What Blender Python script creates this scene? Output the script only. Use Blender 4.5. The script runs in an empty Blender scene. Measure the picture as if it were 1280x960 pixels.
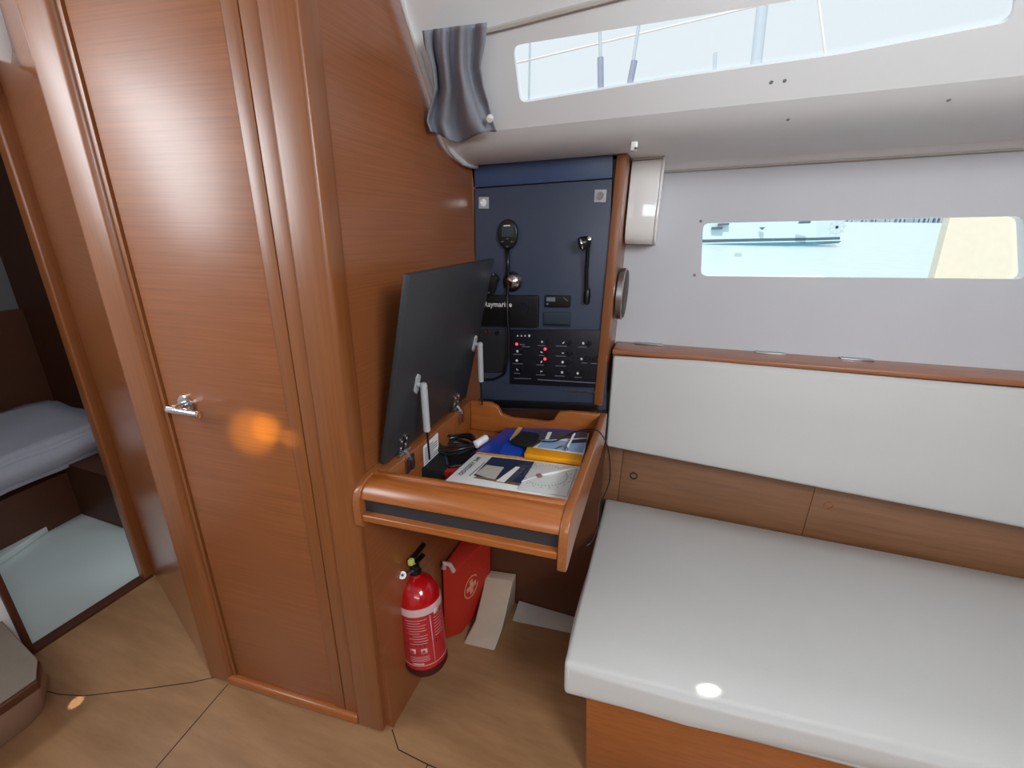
import bpy, bmesh, math, random
from mathutils import Vector, Matrix
from mathutils.geometry import tessellate_polygon
random.seed(7)
S = bpy.context.scene
COL = S.collection
# ------------------------------------------------------------------ camera
FPX = 550.0
EYE = Vector((0, 0, 1.45))
UP = Vector((30, 1570, 550)).normalized()
DY = Vector((205, 185, -550)).normalized(); DY = (DY - DY.dot(UP) * UP).normalized()
DX = DY.cross(UP)
R = Matrix((DX, DY, UP))
cam = bpy.data.cameras.new('camera'); cob = bpy.data.objects.new('camera', cam); COL.objects.link(cob)
cam.sensor_fit = 'HORIZONTAL'; cam.sensor_width = 36; cam.lens = 36 * FPX / 1280; cam.clip_start = 0.02; cam.clip_end = 2000
cob.matrix_world = Matrix.Translation(EYE) @ R.to_4x4()
S.camera = cob
# ------------------------------------------------------------------ exposure, sky, big lights
vs = S.view_settings
vs.view_transform = 'Standard'; vs.look = 'None'; vs.gamma = 1; vs.use_curve_mapping = False; vs.exposure = -0.04
W = bpy.data.worlds.new('sky'); S.world = W; W.use_nodes = True
bg = W.node_tree.nodes['Background']; bg.inputs[0].default_value = (0.80, 0.91, 0.97, 1); bg.inputs[1].default_value = 1.1
def area(name, loc, target, size, size_y, power, color=(1, 1, 1)):
    l = bpy.data.lights.new(name, 'AREA'); l.shape = 'RECTANGLE'; l.size = size; l.size_y = size_y; l.energy = power; l.color = color
    o = bpy.data.objects.new(name, l); COL.objects.link(o); o.location = loc
    o.rotation_euler = (Vector(target) - Vector(loc)).to_track_quat('-Z', 'Y').to_euler(); return o
area('saloon_hatch_daylight', (0.95, -0.30, 2.02), (-0.25, 0.75, 1.0), 0.6, 0.6, 30, (0.93, 0.97, 1))
area('companionway_daylight', (-1.90, -0.12, 1.78), (-0.6, 0.35, 1.5), 0.8, 0.6, 18, (0.90, 0.96, 1))
area('far_side_window_daylight', (0.6, -2.12, 1.80), (0.6, 1.5, 1.5), 1.8, 0.3, 15, (0.90, 0.96, 1))
area('cabin_hatch_daylight', (-2.5, 0.8, 2.1), (-2.45, 0.8, 0), 0.4, 0.3, 3.5, (0.85, 0.95, 1))
sun = bpy.data.lights.new('sun', 'SUN'); sun.energy = 2.6; sun.angle = 0.01; sun.color = (1, 0.95, 0.86)
suno = bpy.data.objects.new('sun', sun); COL.objects.link(suno); suno.rotation_euler = Vector((0.15, 0.75, -0.8)).to_track_quat('-Z', 'Y').to_euler()
def spot(name, loc, target, deg, power, color, blend=0.3):
    l = bpy.data.lights.new(name, 'SPOT'); l.energy = power; l.spot_size = math.radians(deg); l.spot_blend = blend; l.color = color; l.shadow_soft_size = 0.004
    o = bpy.data.objects.new(name, l); COL.objects.link(o); o.location = loc
    o.rotation_euler = (Vector(target) - Vector(loc)).to_track_quat('-Z', 'Y').to_euler(); return o

# ------------------------------------------------------------------ helpers: points
def ray(px, py): return R @ Vector((px - 640, 480 - py, -FPX))
def P(px, py, x=None, y=None, z=None):
    """point seen at (px,py) of the photograph on the plane x=, y= or z="""
    d = ray(px, py)
    t = (x - EYE.x) / d.x if x is not None else ((y - EYE.y) / d.y if y is not None else (z - EYE.z) / d.z)
    return EYE + t * d
def PP(px, py, p0, n):
    d = ray(px, py); return EYE + d * ((p0 - EYE).dot(n) / d.dot(n))
# ------------------------------------------------------------------ helpers: materials
def srgb(c):
    f = lambda v: (v / 255 / 12.92) if v / 255 <= 0.04045 else ((v / 255 + 0.055) / 1.055) ** 2.4
    return (f(c[0]), f(c[1]), f(c[2]), 1)
def newmat(name):
    m = bpy.data.materials.new(name); m.use_nodes = True; nt = m.node_tree
    return m, nt, nt.nodes['Principled BSDF']
def plain(name, c, rough=0.5, metal=0.0, coat=0.0, noise=0.06, nscale=40, bump=0.0, bscale=300, spec=0.5):
    m, nt, b = newmat(name)
    b.inputs['Roughness'].default_value = rough; b.inputs['Metallic'].default_value = metal
    b.inputs['Coat Weight'].default_value = coat; b.inputs['Specular IOR Level'].default_value = spec
    tc = nt.nodes.new('ShaderNodeTexCoord'); nz = nt.nodes.new('ShaderNodeTexNoise'); nz.inputs['Scale'].default_value = nscale
    nt.links.new(tc.outputs['Object'], nz.inputs['Vector'])
    mx = nt.nodes.new('ShaderNodeMixRGB'); col = srgb(c)
    mx.inputs[1].default_value = tuple(v * (1 - noise) for v in col[:3]) + (1,); mx.inputs[2].default_value = tuple(min(1, v * (1 + noise)) for v in col[:3]) + (1,)
    nt.links.new(nz.outputs[0], mx.inputs[0]); nt.links.new(mx.outputs[0], b.inputs['Base Color'])
    if bump:
        n2 = nt.nodes.new('ShaderNodeTexNoise'); n2.inputs['Scale'].default_value = bscale; n2.inputs['Detail'].default_value = 3
        nt.links.new(tc.outputs['Object'], n2.inputs['Vector'])
        bp = nt.nodes.new('ShaderNodeBump'); bp.inputs['Strength'].default_value = bump; bp.inputs['Distance'].default_value = 0.01
        nt.links.new(n2.outputs[0], bp.inputs['Height']); nt.links.new(bp.outputs[0], b.inputs['Normal'])
    return m
def wood(name, dark, light, scale, rough=0.38, coat=0.5, bump=0.04):
    m, nt, b = newmat(name)
    b.inputs['Roughness'].default_value = rough; b.inputs['Coat Weight'].default_value = coat; b.inputs['Coat Roughness'].default_value = 0.3
    tc = nt.nodes.new('ShaderNodeTexCoord'); mp = nt.nodes.new('ShaderNodeMapping'); mp.inputs['Scale'].default_value = scale
    nt.links.new(tc.outputs['Object'], mp.inputs[0])
    n1 = nt.nodes.new('ShaderNodeTexNoise'); n1.inputs['Scale'].default_value = 1; n1.inputs['Detail'].default_value = 6; n1.inputs['Roughness'].default_value = 0.7
    nt.links.new(mp.outputs[0], n1.inputs['Vector'])
    n2 = nt.nodes.new('ShaderNodeTexNoise'); n2.inputs['Scale'].default_value = 3; nt.links.new(tc.outputs['Object'], n2.inputs['Vector'])
    ad = nt.nodes.new('ShaderNodeMath'); ad.operation = 'MULTIPLY_ADD'; ad.inputs[1].default_value = 0.25
    nt.links.new(n2.outputs[0], ad.inputs[0]); nt.links.new(n1.outputs[0], ad.inputs[2])
    rp = nt.nodes.new('ShaderNodeValToRGB'); rp.color_ramp.elements[0].position = 0.42; rp.color_ramp.elements[1].position = 0.82
    rp.color_ramp.elements[0].color = srgb(dark); rp.color_ramp.elements[1].color = srgb(light)
    nt.links.new(ad.outputs[0], rp.inputs[0]); nt.links.new(rp.outputs[0], b.inputs['Base Color'])
    bp = nt.nodes.new('ShaderNodeBump'); bp.inputs['Strength'].default_value = bump; bp.inputs['Distance'].default_value = 0.002
    nt.links.new(n1.outputs[0], bp.inputs['Height']); nt.links.new(bp.outputs[0], b.inputs['Normal'])
    return m
def glow(name, c, strength):
    m, nt, b = newmat(name); b.inputs['Base Color'].default_value = srgb(c); b.inputs['Emission Color'].default_value = srgb(c); b.inputs['Emission Strength'].default_value = strength
    return m
def glassmat(name, tint=(1, 1, 1, 1), fac=0.06):
    m, nt, b = newmat(name); out = nt.nodes['Material Output']
    t = nt.nodes.new('ShaderNodeBsdfTransparent'); t.inputs[0].default_value = tint
    g = nt.nodes.new('ShaderNodeBsdfGlossy'); g.inputs['Roughness'].default_value = 0.05
    mx = nt.nodes.new('ShaderNodeMixShader'); mx.inputs[0].default_value = fac
    nt.links.new(t.outputs[0], mx.inputs[1]); nt.links.new(g.outputs[0], mx.inputs[2]); nt.links.new(mx.outputs[0], out.inputs[0]); return m

WD, WL = (128, 73, 38), (162, 97, 55)
M = {}
M['wood_h'] = wood('wood_veneer_horizontal', WD, WL, (2.5, 2.5, 210))
M['wood_v'] = wood('wood_solid_vertical', (126, 72, 35), (148, 88, 45), (150, 150, 3))
M['wood_x'] = wood('wood_solid_lengthwise', (148, 82, 34), (176, 102, 46), (3, 130, 130), rough=0.3)
M['wood_y'] = wood('wood_solid_crosswise', (140, 82, 40), (166, 100, 54), (130, 3, 130), rough=0.32)
M['wood_dark'] = wood('wood_brown_board', (124, 84, 56), (152, 108, 76), (3, 70, 70), rough=0.45)
M['floor'] = wood('floor_laminate', (144, 106, 72), (174, 134, 96), (2.2, 14, 10), rough=0.38, coat=0.1)
M['groove'] = plain('dark_joint', (38, 20, 12), 0.6)
M['liner'] = plain('gelcoat_offwhite', (232, 234, 236), 0.45, noise=0.02, nscale=3)
M['hullcloth'] = plain('hull_lining_vinyl', (208, 210, 216), 0.75, noise=0.03, nscale=6, bump=0.08, bscale=500)
M['vinyl'] = plain('cushion_vinyl', (202, 202, 200), 0.55, noise=0.02, nscale=5, bump=0.06, bscale=260)
M['whiteplastic'] = plain('white_plastic', (244, 244, 242), 0.12, coat=0.6, noise=0.01)
M['laminate'] = plain('charcoal_laminate', (50, 52, 56), 0.42, noise=0.1, nscale=60)
M['navy'] = plain('slate_laminate', (62, 71, 92), 0.38, noise=0.05, nscale=50)
M['navyglare'] = plain('slate_laminate_blue_glare', (54, 74, 110), 0.35, noise=0.05, nscale=50)  # same laminate as the front panel, with a blue glare put into its colour
M['black'] = plain('black_plastic', (16, 17, 20), 0.35)
M['blackm'] = plain('matt_black_cloth', (14, 14, 17), 0.8, bump=0.1)
M['panelblack'] = plain('switch_panel_black', (20, 22, 32), 0.4)
M['screen'] = plain('grey_display', (34, 52, 60), 0.2, coat=0.4)
M['lcd'] = plain('pale_display', (120, 130, 140), 0.3)
M['chrome'] = plain('chrome', (215, 215, 218), 0.1, metal=1.0, noise=0.02)
M['steel'] = plain('brushed_steel', (180, 180, 182), 0.3, metal=1.0, noise=0.05)
M['greyplastic'] = plain('light_grey_plastic', (176, 178, 182), 0.4)
M['red'] = plain('red_enamel', (190, 14, 26), 0.18, coat=0.8, noise=0.03)
M['redlabel'] = plain('red_printed_label', (186, 40, 48), 0.35)
M['pinkwhite'] = plain('label_white', (222, 190, 190), 0.5)
M['redbag'] = plain('red_nylon', (186, 42, 20), 0.65, noise=0.1, nscale=15, bump=0.2, bscale=60)
M['beige'] = plain('beige_gelcoat', (186, 170, 150), 0.5, noise=0.03)
M['grey'] = plain('grey_gelcoat', (190, 185, 178), 0.5)
M['white'] = plain('white_print', (230, 230, 230), 0.5)
M['curtain'] = plain('grey_blue_curtain_cloth', (146, 150, 162), 0.85, noise=0.08, nscale=60, bump=0.15, bscale=700)
M['blue'] = plain('blue_cover', (18, 62, 172), 0.3, noise=0.06)
M['blue2'] = plain('blue_cover_light', (30, 78, 190), 0.3)
M['yellow'] = plain('yellow_spine', (240, 160, 16), 0.4)
M['paper'] = plain('paper_white', (236, 236, 234), 0.5, noise=0.02)
M['ink'] = plain('dark_navy_print', (36, 46, 78), 0.5)
M['inkgrey'] = plain('grey_print', (120, 124, 132), 0.5)
M['pale'] = plain('pale_blue_print', (150, 180, 214), 0.4)
M['photo_brown'] = plain('brown_print', (120, 96, 74), 0.5, noise=0.5, nscale=90)
M['photo_dark'] = plain('dark_photo_print', (70, 70, 84), 0.45, noise=0.7, nscale=110)
M['plotter'] = plain('clear_plotter_plastic', (216, 218, 216), 0.25, coat=0.3)
M['redpaper'] = plain('red_print', (190, 40, 36), 0.4)
M['sheet'] = plain('grey_bed_sheet', (176, 176, 188), 0.85, noise=0.06, nscale=8, bump=0.4, bscale=18)
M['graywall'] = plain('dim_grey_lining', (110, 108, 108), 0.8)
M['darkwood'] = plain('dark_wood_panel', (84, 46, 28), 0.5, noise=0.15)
M['tray'] = plain('white_gelcoat_floor', (212, 222, 220), 0.4, noise=0.03, nscale=6)
M['treadgrey'] = plain('grey_nonslip_tread', (122, 112, 100), 0.8, bump=0.2)
M['taupe'] = plain('taupe_step_side', (150, 122, 104), 0.5)
M['glass'] = glassmat('window_glass')
M['led'] = glow('red_led', (255, 40, 50), 6)
M['yellowgreen'] = plain('yellow_green_plastic', (214, 222, 120), 0.4)
M['water'] = plain('harbour_water', (206, 226, 232), 0.35, noise=0.12, nscale=2.5, bump=0.08, bscale=2)
M['hullwhite'] = plain('boat_hull_white', (206, 226, 230), 0.3)
M['hullstripe'] = plain('boat_hull_grey_stripe', (70, 96, 112), 0.4)
M['antifoul'] = plain('boat_waterline_blue', (70, 130, 150), 0.5)
M['shore'] = plain('far_shore', (150, 168, 180), 0.8, noise=0.5, nscale=0.4)
M['cream'] = plain('cream_canvas', (252, 242, 220), 0.85)
M['ropepink'] = plain('pale_rope', (240, 228, 226), 0.7)
M['rail'] = plain('stainless_stanchion', (190, 200, 210), 0.4)

# ------------------------------------------------------------------ helpers: meshes
def link(name, bm, mats, parent=None, smooth=False, bevel=0, seg=3, origin=None, autos=40):
    bmesh.ops.recalc_face_normals(bm, faces=bm.faces)
    if not isinstance(mats, (list, tuple)): mats = [mats]
    if parent is not None: org = parent['_w'] if '_w' in parent else (0, 0, 0); org = Vector(org)
    elif origin is not None: org = Vector(origin)
    else:
        xs = [v.co for v in bm.verts]
        org = Vector(((min(c.x for c in xs) + max(c.x for c in xs)) / 2, (min(c.y for c in xs) + max(c.y for c in xs)) / 2, min(c.z for c in xs)))
    for v in bm.verts: v.co -= org
    me = bpy.data.meshes.new(name); bm.to_mesh(me); bm.free()
    for m in mats: me.materials.append(M[m] if isinstance(m, str) else m)
    o = bpy.data.objects.new(name, me); COL.objects.link(o)
    if parent is not None:
        o.parent = parent; WORLD[o] = org
        o['_w'] = tuple(org)
    else:
        o.location = org; o['_w'] = tuple(org)
    if smooth:
        for p in me.polygons: p.use_smooth = True
        if autos:
            me.set_sharp_from_angle(angle=math.radians(autos))
    if bevel:
        b = o.modifiers.new('bevel', 'BEVEL'); b.width = bevel; b.segments = seg; b.limit_method = 'ANGLE'; b.angle_limit = math.radians(35)
        for p in me.polygons: p.use_smooth = True
        me.set_sharp_from_angle(angle=math.radians(35)) if not bevel else None
    return o
WORLD = {}
def thing(name, label, cat, loc, group=None):
    o = bpy.data.objects.new(name, None); COL.objects.link(o); o.location = loc; o['_w'] = tuple(loc); o.empty_display_size = 0.05
    return tag(o, label, cat, group)
def tag(o, label, cat, group=None, kind=None):
    o['label'] = label; o['category'] = cat
    if group: o['group'] = group
    if kind: o['kind'] = kind
    return o
def struct(o, label=None, cat=None):
    o['kind'] = 'structure'
    if label: o['label'] = label; o['category'] = cat or 'wall'
    return o
V = Vector
def hexa(bm, a, b, mi=0):
    """solid between two quads (4 points each, same order)"""
    va = [bm.verts.new(p) for p in a]; vb = [bm.verts.new(p) for p in b]; n = len(a); fs = []
    fs.append(bm.faces.new(va)); fs.append(bm.faces.new(vb[::-1]))
    for i in range(n): fs.append(bm.faces.new((va[i], va[(i + 1) % n], vb[(i + 1) % n], vb[i])))
    for f in fs: f.material_index = mi
    return fs
def slab(bm, quad, off, mi=0):
    """polygon extruded by vector off"""
    return hexa(bm, quad, [V(p) + V(off) for p in quad], mi)
def box(bm, x0, x1, y0, y1, z0, z1, mi=0, f=None):
    q = [V((x0, y0, z0)), V((x1, y0, z0)), V((x1, y1, z0)), V((x0, y1, z0))]
    t = [V((p.x, p.y, z1)) for p in q]
    if f: q = [f(p) for p in q]; t = [f(p) for p in t]
    return hexa(bm, q, t, mi)
def frame_of(d):
    d = V(d).normalized(); a = V((0, 0, 1)) if abs(d.z) < 0.9 else V((1, 0, 0))
    u = d.cross(a).normalized(); return u, d.cross(u).normalized()
def tube(bm, pts, r, n=10, mi=0, caps=True, taper=None):
    pts = [V(p) for p in pts]; rings = []
    for i, p in enumerate(pts):
        d = (pts[min(i + 1, len(pts) - 1)] - pts[max(i - 1, 0)])
        if i == 0: u, w = frame_of(d)
        else:
            dn = d.normalized(); u = (u - dn * u.dot(dn)).normalized(); w = dn.cross(u)
        rr = taper[i] if taper else r
        rings.append([bm.verts.new(p + rr * (math.cos(2 * math.pi * k / n) * u + math.sin(2 * math.pi * k / n) * w)) for k in range(n)])
    for a, b in zip(rings, rings[1:]):
        for k in range(n): bm.faces.new((a[k], a[(k + 1) % n], b[(k + 1) % n], b[k])).material_index = mi
    if caps:
        bm.faces.new(rings[0][::-1]).material_index = mi; bm.faces.new(rings[-1]).material_index = mi
def lathe(bm, base, axis, prof, n=28, mi=0):
    """prof: list of (distance along axis, radius)"""
    base = V(base); axis = V(axis).normalized(); u, w = frame_of(axis); rings = []
    for h, r in prof:
        c = base + axis * h
        rings.append([c] if r < 1e-6 else [c + r * (math.cos(2 * math.pi * k / n) * u + math.sin(2 * math.pi * k / n) * w) for k in range(n)])
    vr = [[bm.verts.new(p) for p in rg] for rg in rings]
    for a, b in zip(vr, vr[1:]):
        for k in range(n):
            k2 = (k + 1) % n
            if len(a) == 1 and len(b) == 1: continue
            if len(a) == 1: f = bm.faces.new((a[0], b[k2], b[k]))
            elif len(b) == 1: f = bm.faces.new((a[k], a[k2], b[0]))
            else: f = bm.faces.new((a[k], a[k2], b[k2], b[k]))
            f.material_index = mi
    if len(vr[0]) > 1: bm.faces.new(vr[0][::-1]).material_index = mi
    if len(vr[-1]) > 1: bm.faces.new(vr[-1]).material_index = mi
def rounded(pts, r, seg=6):
    """round the corners of a 3-D planar polygon"""
    out = []; n = len(pts); pts = [V(p) for p in pts]
    for i in range(n):
        p = pts[i]; a = (pts[i - 1] - p); b = (pts[(i + 1) % n] - p)
        ra = min(r, a.length * 0.48, b.length * 0.48); p1 = p + a.normalized() * ra; p2 = p + b.normalized() * ra
        for k in range(seg + 1):
            t = k / seg; out.append((1 - t) ** 2 * p1 + 2 * t * (1 - t) * p + t * t * p2)
    return out
def holed(bm, outer, hole, off, mi=0, mirim=None):
    """planar polygon with one hole, thickened by off"""
    off = V(off); tris = tessellate_polygon([[V(p) for p in outer], [V(p) for p in hole]])
    allp = [V(p) for p in outer] + [V(p) for p in hole]
    f = [bm.verts.new(p) for p in allp]; b = [bm.verts.new(p + off) for p in allp]
    for t in tris:
        for vs_, rev in ((f, False), (b, True)):
            q = [vs_[i] for i in t]
            try: bm.faces.new(q[::-1] if rev else q).material_index = mi
            except ValueError: pass
    no = len(outer)
    for s, n, m_ in ((0, no, mi), (no, len(hole), mi if mirim is None else mirim)):
        for i in range(n):
            bm.faces.new((f[s + i], f[s + (i + 1) % n], b[s + (i + 1) % n], b[s + i])).material_index = m_
def B(): return bmesh.new()
def text(name, s, org, ex, ey, h, mat, parent, depth=0.0006, bold=0.0, width=None):
    cu = bpy.data.curves.new(name, 'FONT'); cu.body = s; cu.size = 1; cu.offset = bold; cu.resolution_u = 2
    t = bpy.data.objects.new(name, cu); COL.objects.link(t)
    dg = bpy.context.evaluated_depsgraph_get(); me = bpy.data.meshes.new_from_object(t.evaluated_get(dg))
    bpy.data.objects.remove(t)
    bm = B(); bm.from_mesh(me); bpy.data.meshes.remove(me)
    ex = V(ex).normalized(); ey = V(ey).normalized(); n = ex.cross(ey)
    x0 = min(v.co.x for v in bm.verts); x1 = max(v.co.x for v in bm.verts); y1 = max(v.co.y for v in bm.verts)
    sy = h / y1; sx = width / (x1 - x0) if width else sy
    for v in bm.verts: v.co = V(org) + ex * (v.co.x - x0) * sx + ey * v.co.y * sy + n * depth
    me = bpy.data.meshes.new(name)
    org_ = V(parent['_w'])
    for v in bm.verts: v.co -= org_
    bm.to_mesh(me); bm.free(); me.materials.append(M[mat])
    o = bpy.data.objects.new(name, me); COL.objects.link(o); o.parent = parent; o['_w'] = tuple(org_)
    return o

# ================================================================== STRUCTURE
# floor
bm = B(); box(bm, -1.97, 2.3, -2.2, 1.75, -0.03, 0.0); f = link('floor', bm, 'floor'); struct(f)
def seam(n, pts, w=0.0013):
    bm = B(); pts = [V(p) for p in pts]
    for a, b in zip(pts, pts[1:]):
        d = (b - a).normalized(); s = V((-d.y, d.x, 0)) * w
        slab(bm, [a - s, b - s, b + s, a + s], (0, 0, 0.0008))
    struct(link('trim_%d' % n, bm, 'groove'))
seam(1, [P(48, 862, z=0), P(75, 868, z=0), P(105, 870, z=0), P(190, 860, z=0), P(240, 853, z=0), P(272, 846, z=0)])
seam(2, [P(285, 855, z=0), P(195, 960, z=0), P(285, 855, z=0).lerp(P(195, 960, z=0), 4.5)])
seam(3, [P(490, 912, z=0), P(498, 937, z=0), P(535, 956, z=0), P(640, 1000, z=0)])
seam(4, [P(535, 955, z=0), P(535, 955, z=0) + V((0.02, -2.6, 0))])

# bulkhead beside the chart table (faces +x), leaning very slightly
def bx(z): return -0.628 - 0.03 * z
bm = B()
prof = [(0.76, 0), (1.74, 0), (1.74, 1.68), (0.76, 2.2)]
slab(bm, [V((bx(z), y, z)) for y, z in prof], (-0.025, 0, 0)); struct(link('wall_right', bm, 'wood_h'))
# door wall (faces the camera)
DA, DB = V((-1.253, 0.698, 0)), V((-0.660, 0.747, 0)); dd = (DB - DA).normalized(); dn = V((dd.y, -dd.x, 0))   # dn points to the room
def dw(s, z, o=0.0): return DA + dd * s + V((0, 0, z)) + dn * o
ZT = 2.12
bm = B(); slab(bm, [dw(-0.02, 0.0, -0.02), dw(0.60, 0, -0.02), dw(0.60, ZT, -0.02), dw(-0.02, ZT, -0.02)], -dn * 0.03); struct(link('wall_back', bm, 'wood_h'))
# corner post right of the door
bm = B()
slab(bm, [dw(0.520, 0, 0.012), dw(0.606, 0, 0.012), dw(0.606, 0, -0.05), dw(0.520, 0, -0.05)], (-0.002, 0.0, ZT)); struct(link('trim_6', bm, 'wood_v', bevel=0.010, seg=4))
bm = B(); slab(bm, [dw(0.4732, 0, 0.0), dw(0.522, 0, 0.0), dw(0.522, 0, -0.03), dw(0.4732, 0, -0.03)], (0.0, 0.0, ZT)); struct(link('trim_7', bm, 'wood_v', bevel=0.003))
# door: panel with frame, handle
bm = B(); slab(bm, [dw(0.062, 0.035, -0.004), dw(0.468, 0.035, -0.004), dw(0.468, ZT, -0.004), dw(0.062, ZT, -0.004)], -dn * 0.014)
door = struct(link('door_1', bm, 'wood_h', bevel=0.003))
bm = B(); slab(bm, [dw(0.437, 0.035, 0.001), dw(0.472, 0.035, 0.001), dw(0.472, ZT, 0.001), dw(0.437, ZT, 0.001)], -dn * 0.005); link('door_edge', bm, 'wood_v', door, bevel=0.0015)
hc = P(229, 507, x=None, y=0.702); hc = dw((hc - DA).dot(dd), hc.z, -0.004)
hb = B(); lathe(hb, hc, dn, [(0, 0.026), (0.006, 0.026), (0.009, 0.022), (0.009, 0.010), (0.034, 0.010), (0.034, 0.0)])
he = hc + dn * 0.040
tube(hb, [he - dd * 0.012 , he + dd * 0.02, he + dd * 0.078 + V((0, 0, -0.002))], 0.0085, 14, taper=[0.009, 0.009, 0.007])
lathe(hb, he + dd * 0.078 + V((0, 0, -0.002)), dd, [(0, 0.007), (0.003, 0.009), (0.009, 0.009), (0.012, 0.0)])
hd = link('door_handle', hb, 'chrome', door, smooth=True); hd['label'] = 'polished chrome lever door handle'
# threshold rail under the door
bm = B(); slab(bm, [dw(0.03, 0.0, 0.014), dw(0.52, 0.0, 0.014), dw(0.52, 0, -0.02), dw(0.03, 0, -0.02)], (0, 0, 0.034)); struct(link('trim_8', bm, 'wood_x', bevel=0.010))
# post left of the door
bm = B(); slab(bm, [dw(-0.052, 0, 0.012), dw(0.046, 0, 0.012), dw(0.046, 0, -0.03), dw(-0.052, 0, -0.03)], (0, 0, ZT)); struct(link('trim_9', bm, 'wood_v', bevel=0.016, seg=5))
bm = B(); slab(bm, [dw(0.046, 0, -0.0), dw(0.058, 0, -0.0), dw(0.058, 0, -0.03), dw(0.046, 0, -0.03)], (0, 0, ZT)); struct(link('trim_10', bm, 'wood_v'))
# wall beyond, running back to the cabin doorway
LA, LB = V((-1.30, 0.690, 0)), V((-1.975, 0.945, 0))
bm = B(); slab(bm, [LA, LB, LB + V((0, 0, ZT)), LA + V((0, 0, ZT))], (0.02, 0.05, 0)); struct(link('wall_left', bm, wood('wood_gloss_panel', WD, WL, (2.5, 2.5, 210), rough=0.22, coat=0.6)))
# cabin bulkhead with the doorway: jambs, sill, lintel
XC = -1.97
bm = B(); box(bm, XC - 0.03, XC + 0.012, 0.902, 0.955, 0, ZT); struct(link('trim_11', bm, 'wood_v', bevel=0.006))
bm = B(); box(bm, XC - 0.03, XC + 0.012, 0.522, 0.541, 0, ZT); struct(link('trim_12', bm, 'darkwood', bevel=0.004))
bm = B(); box(bm, XC - 0.03, XC + 0.014, 0.50, 0.93, 0, 0.012); struct(link('trim_13', bm, 'darkwood'))
bm = B(); box(bm, XC - 0.03, XC, -2.25, 0.522, 0, ZT); struct(link('wall_front', bm, 'liner'))
bm = B(); slab(bm, [P(x, y, x=-1.55) for x, y in ((-60, -110), (33, -110), (25, 0), (15, 80), (0, 75), (-60, 60))], (-0.012, 0, 0)); struct(link('trim_14', bm, 'liner', bevel=0.003))
bm = B(); box(bm, -2.0, 2.33, -2.25, -2.2, 0, 2.2); struct(link('wall_far_side', bm, 'liner'))
bm = B(); box(bm, 2.3, 2.33, -2.2, 1.75, 0, 2.3); struct(link('wall_saloon_end', bm, 'wood_h'))
# cabin beyond
bm = B(); box(bm, -3.5, XC - 0.03, 0.3, 1.45, -0.03, -0.002); struct(link('floor_cabin', bm, 'tray'))
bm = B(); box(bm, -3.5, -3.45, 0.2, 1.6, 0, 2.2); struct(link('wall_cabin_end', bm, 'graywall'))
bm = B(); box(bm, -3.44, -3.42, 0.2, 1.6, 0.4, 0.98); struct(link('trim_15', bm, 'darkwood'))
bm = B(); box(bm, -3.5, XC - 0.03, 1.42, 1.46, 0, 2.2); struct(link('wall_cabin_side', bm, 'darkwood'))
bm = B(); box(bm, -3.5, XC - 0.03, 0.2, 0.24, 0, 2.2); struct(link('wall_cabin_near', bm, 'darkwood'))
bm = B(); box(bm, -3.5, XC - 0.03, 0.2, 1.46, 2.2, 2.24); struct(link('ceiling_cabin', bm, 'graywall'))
bm = B(); slab(bm, [P(-30, 728, z=0), P(98, 638, z=0), P(104, 634, z=0), P(-30, 712, z=0)], (0, 0, 0.03)); struct(link('trim_16', bm, 'tray', bevel=0.01))
bm = B(); slab(bm, [V((-2.4, 1.10, 0)), V((-2.40, 1.42, 0)), V((-3.2, 1.42, 0)), V((-2.80, 1.10, 0))], (0, 0, 0.30)); struct(link('trim_17', bm, 'darkwood'))

# hull side with the long hull window
HY = 1.72
def HP(px, py): return P(px, py, y=HY)
wl = [HP(879, 279), HP(1279, 270), HP(1282, 349), HP(876, 345)]
hole = rounded(wl, 0.022)
bm = B(); holed(bm, [V((-0.70, HY, -0.05)), V((2.3, HY, -0.05)), V((2.3, HY, 1.82)), V((-0.70, HY, 1.70))], hole, (0, 0.03, 0), 0, 1)
struct(link('wall_hull', bm, ['hullcloth', 'whiteplastic']))
bm = B(); slab(bm, [p + V((0, 0.024, 0)) for p in rounded([wl[0] + V((-.01, 0, .01)), wl[1] + V((.01, 0, .01)), wl[2] + V((.01, 0, -.01)), wl[3] + V((-.01, 0, -.01))], 0.03)], (0, 0.004, 0))
win = struct(link('window_1', bm, 'glass'))
# headliner: deck edge, coachroof side with the second window, ceiling
XR = -0.672
SL = 0.04
prof = [(1.76, 1.610), (1.70, 1.622), (1.68, 1.640), (1.58, 1.655), (1.46, 1.650), (1.40, 1.650), (1.345, 1.662), (1.305, 1.678), (1.276, 1.700)]
top = [(1.083, 1.954), (1.06, 1.985), (1.02, 2.02), (0.94, 2.05), (0.7, 2.07), (0.2, 2.09), (-2.25, 2.11)]
def lin(x, yz): return V((x, yz[0], yz[1] + SL * (x - XR)))
wp0 = lin(XR, prof[-1]); wt2 = lin(XR, top[0]) - wp0; wn = V((1, 0, SL)).cross(wt2).normalized()
if wn.y > 0: wn = -wn                       # towards the room
def WP(px, py, o=0.0): return PP(px, py, wp0 + wn * o, wn)
bm = B()
NX = 24; X1 = 2.3
def strip(bm, pr, x0, x1, nx):
    rows = [[bm.verts.new(lin(x0 + (x1 - x0) * i / nx, p)) for i in range(nx + 1)] for p in pr]
    for a, b in zip(rows, rows[1:]):
        for i in range(nx): bm.faces.new((a[i], a[i + 1], b[i + 1], b[i]))
strip(bm, prof, XR, X1, NX); strip(bm, top[:4], XR, X1, NX)
wq = [WP(650, 129), WP(641, 58), WP(960, -7), WP(1300, -60), WP(1262, 29), WP(1050, 62)]
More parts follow.
